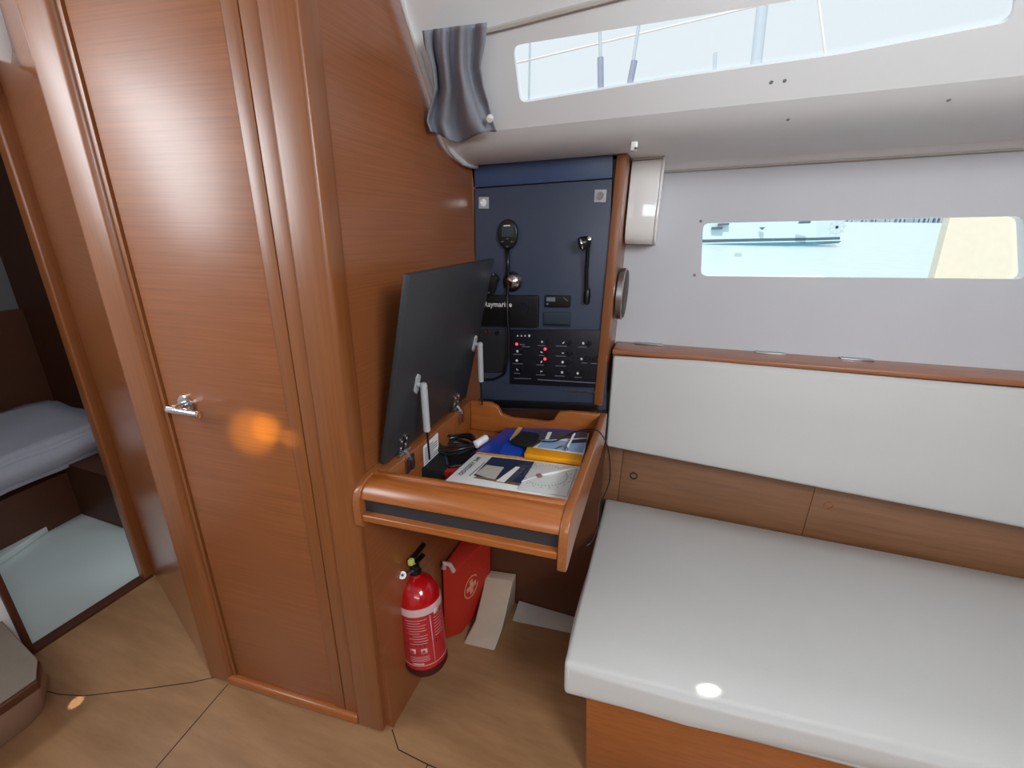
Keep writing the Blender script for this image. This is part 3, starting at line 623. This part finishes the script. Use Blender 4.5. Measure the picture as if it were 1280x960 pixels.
for x, y in ((107, 247), (458, 308), (455, 430)):
    g = B(); lathe(g, SP(x, y, 0.008), (0, -1, 0), [(0, 0.0048), (0.003, 0.004), (0.004, 0)], 12); link('warning_lamp', g, 'led', sp, smooth=True)['label'] = 'lit red indicator lamp'

# ================================================================== SETTEE
# base (wood box) and backboard
sb = bd = thing('settee', 'wooden settee base and brown backboard under the off-white cushions', 'settee', V((0.9, 1.2, 0)))
g = B(); slab(g, [V((-0.05, 0.845, 0.0)), V((2.2, 1.02, 0.0)), V((2.2, 1.58, 0)), V((-0.05, 1.56, 0))], (-0.02, -0.02, 0.340)); link('base', g, 'wood_x', sb, bevel=0.004)
def BP(px, py, o=0.0): return P(px, py, y=1.575 - o)
sx = [-0.16, -0.085, 0.0, 0.0, 2.2]
s1 = BP(776, 590).x; s2 = BP(1012, 640).x
for i, (a, b) in enumerate(((-0.16, s1), (s1 + 0.0015, s2), (s2 + 0.0015, 2.2))):
    g = B(); slab(g, [V((a, 1.575 + 0.02 * a, 0.30)), V((b, 1.575 + 0.02 * b, 0.30)), V((b, 1.575 + 0.02 * b, 1.03)), V((a, 1.575 + 0.02 * a, 1.03))], (0, 0.016, 0)); link('backboard', g, 'wood_dark', bd, bevel=0.001)
for x, y, m_ in ((792, 594.5, 'black'), (1037, 634.5, 'wood_y')):
    p = BP(x, y); p.y = 1.575 + 0.02 * p.x; g = B(); lathe(g, p + V((0, 0.004, 0)), (0, -1, 0), [(0, 0.015), (0.0055, 0.015), (0.006, 0.011), (0.002, 0.010), (0.002, 0)], 20); fh = link('finger_hole', g, m_, bd, smooth=True)
# shelf ledge
lg = thing('shelf_ledge', 'narrow wooden shelf along the hull above the back cushion', 'shelf', V((0.9, 1.65, 1.05)))
lz = lambda x: 1.030 + 0.022 * (x + 0.17)
g = B(); slab(g, [V((-0.165, 1.578, lz(-.165))), V((2.2, 1.60, lz(2.2))), V((2.2, HY, lz(2.2) + 0.0)), V((-0.165, HY, lz(-.165)))], (0, 0, 0.018)); link('board', g, wood('ledge_wood', (150, 92, 60), (180, 118, 82), (3, 70, 70), 0.4), lg, bevel=0.004)
for x0, x1, y0 in ((793, 829, 430.5), (944, 982, 441.5), (1049, 1092, 449.5)):
    xm0 = P(x0, y0, y=1.70).x; xm1 = P(x1, y0, y=1.70).x
    g = B(); slab(g, [V((xm0, 1.690, lz(xm0) + 0.018)), V((xm1, 1.690, lz(xm1) + 0.018)), V((xm1, 1.715, lz(xm1) + 0.018)), V((xm0, 1.715, lz(xm0) + 0.018))], (0, 0, 0.004)); link('hinge_plate', g, 'steel', lg, bevel=0.001)['label'] = 'silver hinge plate'
# cushions
def cushion(name, front, back, bev, puff, nu=14, nv=6):
    """front, back: 4 corners each (bl, br, tr, tl); faces bulge by puff"""
    g = B(); front = [V(p) for p in front]; back = [V(p) for p in back]
    hexa(g, front, back)
    bmesh.ops.recalc_face_normals(g, faces=g.faces)
    bmesh.ops.bevel(g, geom=list(g.edges), offset=bev, segments=4, profile=0.6, affect='EDGES', clamp_overlap=True)
    big = sorted(g.faces, key=lambda f: -f.calc_area())[:6]
    bmesh.ops.subdivide_edges(g, edges=list({e for f in big for e in f.edges if e.calc_length() > bev * 4}), cuts=7, use_grid_fill=True)
    ctr = sum(front + back, V()) / 8
    e0 = (front[1] - front[0]).normalized(); e1 = (front[3] - front[0]).normalized(); e2 = (back[0] - front[0]).normalized()
    L0 = (front[1] - front[0]).length; L1 = (front[3] - front[0]).length; L2 = (back[0] - front[0]).length
    g.normal_update()
    for v in g.verts:
        d = v.co - ctr; a = max(0, 1 - abs(d.dot(e0)) * 2 / L0); b = max(0, 1 - abs(d.dot(e1)) * 2 / L1); c = max(0, 1 - abs(d.dot(e2)) * 2 / L2)
        n = v.normal
        w = [abs(n.dot(e)) for e in (e0, e1, e2)]; k = w.index(max(w)); o = [a, b, c]; o.pop(k)
        am = (min(1, o[0] * 6) * min(1, o[1] * 3)) ** 0.7
        v.co += n * puff * am
    return link(name, g, 'vinyl', smooth=True, autos=0)
zs = 0.45
fl, bl = P(705, 828, z=zs), P(757, 623, z=zs)
fr = V((2.1, 1.00, zs)); br = V((2.1, 1.60, zs))
fl.y += 0.0
dz = V((0, 0, -0.092)); fo = V((0.006, -0.012, 0))
seat = cushion('seat_cushion', [fl + dz + fo, fr + dz + fo, fr, fl], [bl + dz, br + dz, br, bl], 0.014, 0.012)
tag(seat, 'long off-white vinyl settee seat cushion beside the chart table', 'cushion')
b0, b1 = P(757, 558, y=1.49), P(766, 447, y=1.535)
b2 = V((2.1, 1.56, 1.035 + 0.03)); b3 = V((2.1, 1.52, 0.62)); b1 = V((b1.x, b1.y, b1.z + 0.004))
off = V((0, 0.045, 0.0))
back = cushion('back_cushion', [b0, b3, b2, b1], [V((b0.x, 1.555, b0.z)), V((2.1, 1.595, b3.z)), V((2.1, 1.595, b2.z)), V((b1.x, 1.555, b1.z))], 0.010, 0.010)
tag(back, 'long off-white vinyl backrest cushion leaning against the hull side', 'cushion')

# ================================================================== WALL FITTINGS AT THE HULL
wb = thing('white_box', 'glossy white plastic box on the hull beside the instrument locker', 'box', V((-0.12, 1.66, 1.40)))
y0 = 1.60
X0_, X1_ = -0.163, P(821, 260, y=y0).x
pr = [(HY, 1.690), (y0 + 0.005, 1.680), (y0 - 0.002, 1.60), (y0 - 0.008, 1.50), (y0 - 0.006, 1.46), (y0 + 0.005, 1.43), (y0 + 0.03, 1.412), (HY, 1.410)]
g = B(); slab(g, [V((X0_, y, z)) for y, z in pr], (X1_ - X0_, 0, 0)); link('body', g, 'whiteplastic', wb, bevel=0.003)
g = B(); slab(g, [V((X1_, y - 0.004 if y < HY else y, z)) for y, z in pr], (0.008, 0, 0)); link('end_flange', g, 'whiteplastic', wb, bevel=0.002)
g = B(); slab(g, [V((X0_, y0 + 0.003, 1.664)), V((X1_, y0 + 0.003, 1.668)), V((X1_, y0 + 0.003, 1.670)), V((X0_, y0 + 0.003, 1.666))], (0, -0.003, 0)); link('lid_gap', g, 'inkgrey', wb)
sk2 = thing('round_speaker', 'round dark speaker on the locker end panel facing the settee', 'speaker', V((-0.165, 1.60, 1.25)))
g = B(); c = V((-0.165, 1.615, 1.243)); lathe(g, c, (1, 0, 0), [(0, 0.090), (0.018, 0.090), (0.021, 0.086)], 36); link('rim', g, 'steel', sk2, smooth=True)
g = B(); lathe(g, c + V((0.0205, 0, 0)), (1, 0, 0), [(0, 0.085), (0.004, 0.080), (0.006, 0.05), (0.006, 0)], 36); link('grille', g, plain('dark_bronze_mesh', (70, 58, 54), 0.5, bump=0.3), sk2, smooth=True)
# screw caps in the lining
sc0 = None
caps = [((876, 276.5), HY, 'dark screw cap at upper left corner of the hull window'), ((868, 344), HY, 'dark screw cap at lower left corner of the hull window')]
for (px_, py_), yy, lab in caps:
    g = B(); p = P(px_, py_, y=yy); lathe(g, p, (0, -1, 0), [(0, 0.005), (0.002, 0.004), (0.003, 0)], 12); tag(link('screw_cap', g, 'inkgrey', smooth=True), lab, 'screw cap', 'screw caps in the hull lining')
def LP(px, py):
    d = ray(px, py); best = None
    pr_ = prof
    for (ya, za), (yb, zb) in zip(pr_, pr_[1:]):
        a = V((XR, ya, za)); t1 = V((1, 0, SL)); t2 = V((0, yb - ya, zb - za)); n = t1.cross(t2).normalized()
        k = (a - EYE).dot(n) / d.dot(n); p = EYE + d * k
        if k > 0 and min(ya, yb) - 1e-4 <= p.y <= max(ya, yb) + 1e-4:
            if best is None or k < best[0]: best = (k, p, n if n.dot(d) < 0 else -n)
    return best
for px_, py_, lab in ((964, 103, 'left one of two small screws below the upper window'), (981, 101, 'right one of two small screws below the upper window'), (985, 149.5, 'small dark slot cap under the deck edge, nearer the locker'), (1186, 125, 'small dark slot cap under the deck edge, towards the right')):
    r_ = LP(px_, py_) or (0, WP(px_, py_), wn)
    if r_:
        g = B(); lathe(g, r_[1], r_[2], [(0, 0.004), (0.0015, 0.003), (0.002, 0)], 10); tag(link('screw_cap', g, 'inkgrey', smooth=True), lab, 'screw cap', 'screw caps in the deck liner')

hk = thing('hook', 'small white clip on the deck edge above the locker', 'hook', LP(793, 180)[1])
g = B(); p = LP(793, 180)[1] + V((0, -0.006, -0.008)); box(g, p.x - 0.008, p.x + 0.010, p.y - 0.01, p.y + 0.01, p.z - 0.01, p.z + 0.012); link('base', g, 'whiteplastic', hk, bevel=0.003)
g = B(); tube(g, [p + V((0, -0.01, 0.012)), p + V((-0.006, -0.012, 0.03))], 0.0025, 6); tube(g, [p + V((0.004, -0.012, -0.004)), p + V((0.010, -0.014, -0.006))], 0.003, 6); link('pin', g, 'inkgrey', hk)
# ================================================================== CURTAIN
rows = [(38, 529, 608), (60, 532, 606), (85, 540, 601), (110, 543, 605), (130, 538, 611), (150, 533, 616), (164, 538, 621)]
def crow(t):
    t = t * (len(rows) - 1); i = min(int(t), len(rows) - 2); f = t - i; a, b = rows[i], rows[i + 1]
    return [a[k] + (b[k] - a[k]) * f for k in range(3)]
g = B(); NU, NV = 56, 26; grid = []
for j in range(NV + 1):
    t = j / NV; y, l, r = crow(t); rw = []
    for i in range(NU + 1):
        u = i / NU; ph = (u ** 0.85) * 2 * math.pi * 3.0 + 2.0 * math.sin(t * 1.8 + u * 2)
        fold_ = 0.017 * math.copysign(abs(math.sin(ph)) ** 0.7, math.sin(ph)) * (0.9 + 0.4 * t) + 0.005 * math.sin(ph * 2.3 + t * 3) * (1 - t) + 0.018 * math.sin(u * 5 - t * 4) * t
        sag = 14 * t ** 3 * math.exp(-((u - 0.42) / 0.25) ** 2)
        lft = -10 * (1 - t) ** 3 * u
        rw.append(g.verts.new(WP(l + (r - l) * u, y + sag + lft, 0.045 + fold_)))
    grid.append(rw)
for j in range(NV):
    for i in range(NU): g.faces.new((grid[j][i], grid[j][i + 1], grid[j + 1][i + 1], grid[j + 1][i]))
cu = thing('curtain', 'gathered grey-blue cloth curtain hanging at the left end of the upper window', 'curtain', WP(575, 100, 0.045))
cl = link('cloth', g, 'curtain', cu, smooth=True, autos=0); so = cl.modifiers.new('thick', 'SOLIDIFY'); so.thickness = 0.0025
g = B(); lathe(g, WP(613, 147, 0.060), wn, [(0, 0.0085), (0.010, 0.0085), (0.012, 0.006), (0.011, 0.0)], 20); link('snap_button', g, 'white', cu, smooth=True)['label'] = 'round white snap fastener'

# ================================================================== UNDER THE TABLE
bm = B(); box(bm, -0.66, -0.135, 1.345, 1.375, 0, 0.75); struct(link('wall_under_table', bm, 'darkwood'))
cr = thing('floor_moulding', 'low grey-white moulded kerb along the floor under the chart table', 'moulding', V((-0.3, 1.36, 0)))
a, b = P(640, 776, z=0), P(716, 792, z=0); g = B(); slab(g, [a, b, V((b.x, 1.342, 0.022)), V((a.x, 1.342, 0.022))], (0, 0.0, -0.004)); link('kerb', g, 'grey', cr, bevel=0.005)
ms = thing('beige_block', 'beige moulded wedge block standing on the floor beside the red bag', 'block', V((-0.49, 1.2, 0)))
fa, fb = P(579, 805, z=0), P(618, 814, z=0); ba, bb = P(595, 777, z=0.05), P(629, 785, z=0.05); ta, tb = P(607, 721, y=1.30), P(641, 726, y=1.30)
g = B(); va = [fa, ba, ta, V((ta.x, 1.34, ta.z)), V((fa.x, 1.34, 0))]; vb = [fb, bb, tb, V((tb.x, 1.34, tb.z)), V((fb.x, 1.34, 0))]; hexa(g, va, vb); link('body', g, 'beige', ms, bevel=0.004)
# first aid bag
bg_ = thing('first_aid_bag', 'red nylon first aid bag behind the fire extinguisher', 'bag', V((-0.57, 1.2, 0)))
g = B(); c0_, c1_ = P(577, 793, z=0.004), V((-0.535, 1.335, 0.004)); tp0 = P(567, 714, y=c0_.y); L_ = V((-0.052, -0.05, 0))
front_ = [c0_ + L_, c0_, V((tp0.x + 0.012, c0_.y + 0.005, tp0.z)), V((tp0.x - 0.024, c0_.y - 0.042, tp0.z + 0.05))]
back_ = [c1_ + L_, c1_, V((c1_.x - 0.0, c1_.y, tp0.z + 0.02)), V((c1_.x - 0.105, c1_.y, tp0.z + 0.02))]
hexa(g, front_, back_); link('body', g, 'redbag', bg_, bevel=0.012, seg=3)
fn = (front_[2] - front_[1]).cross(back_[1] - front_[1]).normalized(); fn = fn if fn.x > 0 else -fn
ec = PP(589, 733, front_[1] + fn * 0.006, fn); eu_ = (back_[1] - front_[1]).normalized(); ev_ = fn.cross(eu_); ev_ = ev_ if ev_.z > 0 else -ev_
g = B()
def ring(g, c, u, v, r0, r1, nrm, n=32):
    for k in range(n):
        a0, a1 = 2 * math.pi * k / n, 2 * math.pi * (k + 1) / n
        slab(g, [c + u * math.cos(a) * r + v * math.sin(a) * r for a, r in ((a0, r0), (a1, r0), (a1, r1), (a0, r1))], nrm * 0.0012)
ring(g, ec, eu_, ev_, 0.040, 0.045, fn)
slab(g, [ec + eu_ * a * 0.010 + ev_ * b * 0.010 for a, b in ((-1, 1), (-1, 3), (1, 3), (1, 1), (3, 1), (3, -1), (1, -1), (1, -3), (-1, -3), (-1, -1), (-3, -1), (-3, 1))], fn * 0.0012)
link('cross_emblem', g, plain('pale_salmon_print', (226, 150, 120), 0.6), bg_)
g = B(); hp = [V((tp0.x - 0.085, c0_.y - 0.01, tp0.z + 0.01)), V((tp0.x - 0.06, c0_.y - 0.02, tp0.z + 0.03)), V((tp0.x - 0.03, c0_.y - 0.02, tp0.z + 0.035)), V((tp0.x - 0.002, c0_.y - 0.01, tp0.z + 0.012))]
hq = [front_[3] * 0.85 + front_[2] * 0.15 - V((0, 0, 0.004)), front_[3] * 0.75 + front_[2] * 0.25 + V((0, -0.01, 0.026)), front_[3] * 0.4 + front_[2] * 0.6 + V((0, -0.01, 0.030)), front_[3] * 0.25 + front_[2] * 0.75 - V((0, 0, 0.004))]
tube(g, hq, 0.009, 10); link('handle', g, 'pinkwhite', bg_, smooth=True)['label'] = 'pale pink carrying handle'
# fire extinguisher, held on the bulkhead
eb = P(534, 826, y=0.905); et = P(520, 716, y=0.935); ax = (et - eb).normalized(); HL = (et - eb).length
fe = thing('fire_extinguisher', 'red fire extinguisher with printed label standing under the chart table', 'fire extinguisher', eb)
RR = 0.067
g = B(); lathe(g, eb, ax, [(0, 0.0), (0.0, RR * 0.82), (0.012, RR * 0.97), (0.03, RR), (HL * 0.72, RR), (HL * 0.79, RR * 0.96), (HL * 0.86, RR * 0.85), (HL * 0.92, RR * 0.65), (HL * 0.96, RR * 0.42), (HL * 0.975, RR * 0.28), (HL, RR * 0.28), (HL, 0)], 40); link('cylinder', g, 'red', fe, smooth=True, autos=60)
g = B(); lathe(g, eb - ax * 0.002, ax, [(0, 0.0), (0, RR * 0.9), (0.014, RR * 1.015), (0.032, RR * 1.015), (0.032, RR * 0.9)], 40); link('foot_ring', g, plain('dark_red_plastic', (70, 14, 16), 0.5), fe, smooth=True)
g = B(); lathe(g, eb + ax * HL * 0.14, ax, [(0, RR * 1.004), (HL * 0.54, RR * 1.004)], 40); lb = link('label', g, 'redlabel', fe, smooth=True); lb['label'] = 'printed red and white instruction label'
g = B(); lathe(g, eb + ax * HL * 0.675, ax, [(0, RR * 1.009), (HL * 0.05, RR * 1.009), (HL * 0.075, RR * 1.0)], 40); link('white_band', g, 'pinkwhite', lb, smooth=True)
vdir = (EYE - eb); vdir = (vdir - ax * vdir.dot(ax)).normalized(); sdir = ax.cross(vdir).normalized()
if sdir.x < 0: sdir = -sdir
def onfe(ang, h, r=1.012): a = math.radians(ang); return eb + ax * h * HL + (vdir * math.cos(a) + sdir * math.sin(a)) * RR * r
def patch(name, a0, a1, h0_, h1_, mat, r=1.012):
    g = B(); n = max(2, int((a1 - a0) / 8))
    rows_ = [[g.verts.new(onfe(a0 + (a1 - a0) * i / n, h, r)) for i in range(n + 1)] for h in (h0_, h1_)]
    for i in range(n): g.faces.new((rows_[0][i], rows_[0][i + 1], rows_[1][i + 1], rows_[1][i]))
    o = link(name, g, mat, lb, smooth=True); o.modifiers.new('s', 'SOLIDIFY').thickness = 0.0004; return o
for i, (a0, a1) in enumerate(((-48, 12), (-44, -6), (-46, 8), (-44, 4), (-40, 8), (-44, -10), (-30, 10), (-42, 8), (-30, 10), (-42, 6))):
    patch('text_line', a0, a1, 0.635 - i * 0.028, 0.640 - i * 0.028, 'pinkwhite')
for i in range(7): patch('text_line', 30, 62 - 5 * (i % 2), 0.61 - i * 0.032, 0.614 - i * 0.032, 'pinkwhite')
patch('divider_line', 20, 22, 0.16, 0.66, 'pinkwhite')
for a0, a1 in ((-42, -26), (-12, 4)): patch('pictogram', a0, a1, 0.275, 0.33, 'pinkwhite')
for a0, a1 in ((-38, -31), (-8, -2)): patch('pictogram', a0, a1, 0.285, 0.315, 'redlabel', 1.02)
for i in range(4): patch('text_line', -44, 8, 0.24 - i * 0.016, 0.244 - i * 0.016, 'pinkwhite')
patch('text_line', -40, -8, 0.155, 0.172, 'pinkwhite'); patch('lower_band', -80, 80, 0.14, 0.147, 'pinkwhite')
patch('white_flash', 32, 52, 0.64, 0.70, 'pinkwhite', 1.014)
et2 = eb + ax * HL
g = B(); lathe(g, et2 - ax * 0.004, ax, [(0, 0.018), (0.014, 0.018), (0.018, 0.013), (0.032, 0.013), (0.032, 0)], 18); vb_ = link('valve', g, 'black', fe, smooth=True)
tp = et2 + ax * 0.03
g = B(); bv = V((0.05, 1, -0.1)).normalized()
for hh, ln2 in ((0.0, 0.05), (0.02, 0.06)):
    q = tp + ax * hh; wv = V((0.9, -0.35, 0)) * 0.009
    slab(g, [q - bv * 0.02 - wv, q + bv * ln2 - wv + ax * hh * 0.6, q + bv * ln2 + wv + ax * hh * 0.6, q - bv * 0.02 + wv], ax * 0.006)
link('lever', g, 'black', fe, bevel=0.002)
def towards(px, py, yy): return P(px, py, y=yy)
gp = towards(503, 719, 0.885); g = B(); gd = (EYE - gp).normalized(); lathe(g, gp - gd * 0.012, gd, [(0, 0.011), (0.016, 0.0125), (0.019, 0.011), (0.019, 0.0)], 20); tube(g, [gp - gd * 0.006, et2 + ax * 0.012], 0.006, 8); ga = link('pressure_gauge', g, 'steel', fe, smooth=True)
g = B(); lathe(g, gp + gd * 0.007, gd, [(0, 0.0095), (0.001, 0.0095), (0.001, 0)], 18); link('gauge_face', g, 'white', ga)
g = B(); lathe(g, gp + gd * 0.0085, gd, [(0, 0.004), (0.0006, 0.004), (0.0006, 0)], 10); link('gauge_needle', g, 'black', ga)
sp_ = towards(512.5, 704, 0.90); g = B(); slab(g, rounded([sp_ + V((a * 0.0085, 0, b * 0.012)) for a, b in ((-1, -1), (1, -0.8), (1, 1), (-1, 0.8))], 0.005), (0.0, 0.012, 0)); tube(g, [sp_ + V((0, 0.006, 0)), et2 + ax * 0.03], 0.004, 8); link('safety_pin', g, 'yellowgreen', fe, bevel=0.002)['label'] = 'pale yellow safety tag'
# bracket holding it to the bulkhead
g = B(); m_ = eb + ax * HL * 0.4
slab(g, [V((-0.642, m_.y - 0.02, 0.10)), V((-0.642, m_.y + 0.03, 0.10)), V((-0.650, m_.y + 0.03, 0.34)), V((-0.650, m_.y - 0.02, 0.34))], (0.008, 0, 0)); 
lathe(g, eb + ax * HL * 0.35, ax, [(0, RR * 1.0), (0, RR * 1.003), (0.012, RR * 1.003), (0.012, RR * 1.0)], 32); link('bracket', g, 'black', fe)

# ================================================================== LEFT: CABIN BED AND STEP
bb_ = thing('bunk', 'dark wooden bunk base seen through the cabin doorway', 'bed', V((-3.05, 0.9, 0)))
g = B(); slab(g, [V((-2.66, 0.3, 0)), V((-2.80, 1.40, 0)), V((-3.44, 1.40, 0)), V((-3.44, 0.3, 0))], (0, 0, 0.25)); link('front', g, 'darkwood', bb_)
g = B(); hexa(g, [V((-2.66, 0.25, 0.268)), V((-2.70, 1.40, 0.30)), V((-3.41, 1.40, 0.30)), V((-3.41, 0.25, 0.262))], [V((-2.68, 0.25, 0.42)), V((-2.74, 1.40, 0.44)), V((-3.41, 1.40, 0.46)), V((-3.41, 0.25, 0.45))])
bmesh.ops.bevel(g, geom=list(g.edges), offset=0.03, segments=4, affect='EDGES')
bmesh.ops.subdivide_edges(g, edges=[e for e in g.edges if e.calc_length() > 0.1], cuts=10, use_grid_fill=True)
for v in g.verts: v.co.z += 0.006 * math.sin(v.co.x * 30 + v.co.y * 22) + 0.004 * math.sin(v.co.y * 55 - v.co.x * 14)
tag(link('bed_mattress', g, 'sheet', smooth=True, autos=0), 'mattress under a rumpled pale grey sheet in the dark cabin', 'mattress')
stp = thing('companionway_step', 'grey-topped taupe step with dark edging at the lower left', 'step', V((-1.85, 0.4, 0)))
zt = 0.19
tpx = [P(-60, 806, z=zt), P(0, 775, z=zt), P(20, 796, z=zt), P(47, 824, z=zt), P(45, 848, z=zt), P(0, 879, z=zt), P(-70, 925, z=zt)]
tpx[1] = P(2, 776, z=zt)
cen = sum(tpx, V()) / len(tpx)
g = B(); slab(g, tpx, (0, 0, -0.006)); link('tread', g, 'treadgrey', stp, bevel=0.002)
g = B(); slab(g, [cen + (p - cen) * 1.03 - V((0, 0, 0.007)) for p in tpx], (0, 0, -0.03)); link('edging', g, 'darkwood', stp, bevel=0.004)
g = B(); lo = [P(-70, 990, z=0), P(0, 936, z=0), P(38, 907, z=0), P(56, 886, z=0), P(50, 868, z=0)]
lo = [lo[4] + V((-0.05, 0.05, 0)), lo[3], lo[2], lo[1], lo[0], lo[0] + V((-0.4, 0.1, 0)), V((-1.95, 0.47, 0))]
hi = [V((cen.x + (p.x - cen.x) * 0.98, p.y, zt - 0.036)) for p in (tpx[3], tpx[4], tpx[4] * 0.5 + tpx[5] * 0.5, tpx[5], tpx[6], tpx[0], tpx[2])]
hexa(g, lo, hi); link('riser', g, 'taupe', stp, bevel=0.008)

# ================================================================== OUTSIDE
sl_ = 0.030
def sea(y): return 0.33 + sl_ * y
g = B(); hexa(g, [V((-120, 2.6, sea(2.6))), V((250, 2.6, sea(2.6))), V((250, 240, sea(240))), V((-120, 240, sea(240)))], [V((-120, 2.6, sea(2.6) - 2)), V((250, 2.6, sea(2.6) - 2)), V((250, 240, sea(240) - 2)), V((-120, 240, sea(240) - 2))])
tag(link('sea', g, 'water'), 'pale harbour water outside the hull window', 'water', kind='stuff')
# moored boat
YB = 22.0; k = 1
def OB(px, py, yy=YB): return P(px, py, y=yy)
nb = thing('moored_yacht', 'white yacht bow with grey waterline stripes moored outside the hull window', 'boat', OB(960, 305))
def hullband(name, tops, bots, mat, y_):
    g = B(); n = len(tops)
    fr_ = [[OB(x, y, y_ + d) for (x, y), d in zip(tops, DEP)], [OB(x, y, y_ + d) for (x, y), d in zip(bots, DEP)]]
    for i in range(n - 1):
        g.faces.new([g.verts.new(p) for p in (fr_[0][i], fr_[0][i + 1], fr_[1][i + 1], fr_[1][i])])
    # far side, so the hull is a closed wedge
    for r_ in range(1):
        for i in range(n - 1):
            o_ = [fr_[0][i], fr_[0][i + 1], fr_[1][i + 1], fr_[1][i]]
            bk = [OB(*q, y_) * 0 + V((p.x, 2 * (y_ + DEP[-1]) - p.y, p.z)) for p, q in zip(o_, [(0, 0)] * 4)]
            g.faces.new([g.verts.new(p) for p in bk[::-1]])
    bmesh.ops.remove_doubles(g, verts=list(g.verts), dist=0.001)
    return link(name, g, mat, nb)
DEP = [0.0, 0.1, 0.3, 0.8, 1.6]
hullband('topsides', [(600, 225), (850, 240), (950, 243), (1020, 245), (1062, 246)], [(600, 305), (850, 300), (950, 298), (1020, 297), (1050, 296)], 'hullwhite', YB)
hullband('stripe', [(600, 305), (850, 300), (950, 298), (1020, 297), (1050, 296)], [(600, 309), (850, 304), (950, 301.8), (1020, 300.5), (1050, 299.5)], 'hullstripe', YB)
hullband('pale_stripe', [(600, 309), (850, 304), (950, 301.8), (1020, 300.5), (1050, 299.5)], [(600, 310.5), (850, 305.5), (950, 303.3), (1020, 302), (1052, 301)], 'hullwhite', YB)
hullband('waterline', [(600, 310.5), (850, 305.5), (950, 303.3), (1020, 302), (1052, 301)], [(600, 322), (850, 315), (950, 309), (1020, 306), (1048, 304)], 'antifoul', YB)
for x, y, w, h in ((896, 285.5, 7, 1.6), (904, 280.5, 7, 1.2), (1006, 278, 7, 1.6)):
    g = B(); slab(g, [OB(x - w, y + h, YB - 0.05), OB(x + w, y + h - 0.5, YB - 0.05), OB(x + w + 1, y - h - 0.5, YB - 0.05), OB(x - w + 1, y - h, YB - 0.05)], (0, 0.2, 0)); link('hull_port', g, 'hullstripe', nb)
g = B(); slab(g, [OB(950, 284, YB - 0.05), OB(956.5, 284, YB - 0.05), OB(953, 287.5, YB - 0.05)], (0, 0.2, 0)); link('arrow_mark', g, 'hullstripe', nb)
g = B(); pc = OB(1046, 284, YB + 0.3); ring(g, pc, V((1, 0, 0)), V((0, 0, 1)), 0.22, 0.28, V((0, -1, 0)), 16)
for a in range(4): an = a * math.pi / 4 + 0.2; u = V((math.cos(an), 0, math.sin(an))); w = V((-math.sin(an), 0, math.cos(an))) * 0.03; slab(g, [pc - u * 0.33 - w, pc + u * 0.33 - w, pc + u * 0.33 + w, pc - u * 0.33 + w], (0, -0.02, 0))
link('bow_emblem', g, plain('pale_grey_emblem', (190, 206, 212), 0.5), nb)
# far shore: buildings strip
yS = 200
g = B()
for i in range(46):
    x = 1040 + i * 6; h = 1.0 + 3.0 * random.random(); a = OB(x, 276.5 - (x - 1065) * 0.018, yS + 3 * random.random()); b_ = OB(x + 6, 276.5 - (x - 1059) * 0.018, yS)
    box(g, a.x, b_.x, yS, yS + 6, a.z - 1, a.z + h * 0.45)
tag(link('far_shoreline', g, 'shore'), 'hazy grey shoreline far across the water at top of hull window', 'shore')
# cream fender board just outside right end of the window
g = B(); slab(g, [P(1192, 255, y=2.35), P(1400, 250, y=2.35), P(1400, 370, y=2.35), P(1163, 365, y=2.35)], (0, 0.05, 0)); tag(link('cream_panel', g, 'cream'), 'cream canvas panel hanging outside right end of the hull window', 'panel')
# stanchions and life lines seen through the upper window
def od(px, py, yy): return P(px, py, y=yy)
def pole(name, a, b, r, mat, lab, cat, boot=None, group=None):
    t_ = thing(name, lab, cat, b, group); g = B(); tube(g, [a, b], r, 10); link('rod', g, mat, t_, smooth=True)
    if boot: g = B(); tube(g, [boot, b], r * 1.9, 10); link('sleeve', g, plain('grey_sleeve', (150, 160, 180), 0.6), t_, smooth=True)
pole('shroud', od(749, -30, 1.9), od(751, 112, 1.9), 0.006, 'rail', 'rigging wire with grey turnbuckle sleeve, left of the two in the upper window', 'rigging', od(750.5, 72, 1.9), 'shrouds outside the upper window')
pole('shroud', od(808, -30, 1.9), od(787, 106, 1.9), 0.006, 'rail', 'slanting rigging wire with grey turnbuckle sleeve, right of the two in the upper window', 'rigging', od(793, 76, 1.9), 'shrouds outside the upper window')
pole('mast', od(958, -40, 12), od(944, 90, 12), 0.11, 'rail', 'distant pale mast crossing the upper window', 'mast')
pole('stay_wire', od(1018, -40, 3), od(1032, 70, 3), 0.006, 'ropepink', 'thin pale wire towards right of the upper window', 'wire')
pole('stanchion', od(663, 20, 2.2), od(661, 130, 2.2), 0.0045, 'rail', 'thin upright post at left end of the upper window', 'post')
pole('life_line', od(620, 85, 2.2), od(1010, -8, 2.2), 0.0035, 'ropepink', 'thin pale pink life line crossing the upper window', 'line')
pole('flag_pole', od(894, 66, 6), od(893, 95, 6), 0.02, 'rail', 'tiny distant pole at the lower edge of the upper window', 'pole')

# ------------------------------------------------------------------ spot lamps added inside the cabin to stand in for sun glints
sg = (1, 0.93, 0.8)
t1_ = P(876, 866, z=0.44); spot('sun_glint_spot', V((1.75, 1.25, 1.55)), t1_, 0.62, 500, sg, 0.5)
t2_ = P(95, 878, z=0.0); spot('sun_glint_spot', V((-0.9, -0.5, 2.0)), t2_, 0.7, 420, sg, 0.5)
for (x, y, dg, pw) in ((316, 541, 3.0, 230), (333, 536, 2.0, 200), (362, 549, 1.3, 110)):
    spot('amber_glint_spot', V((0.5, -0.9, 1.6)), P(x, y, y=0.73), dg * 1.25, pw * 1.6, (1, 0.8, 0.05), 1.0)  # orange spot lamps added to make the amber glint on the door
for o in bpy.data.objects:
    if '_w' in o: del o['_w']
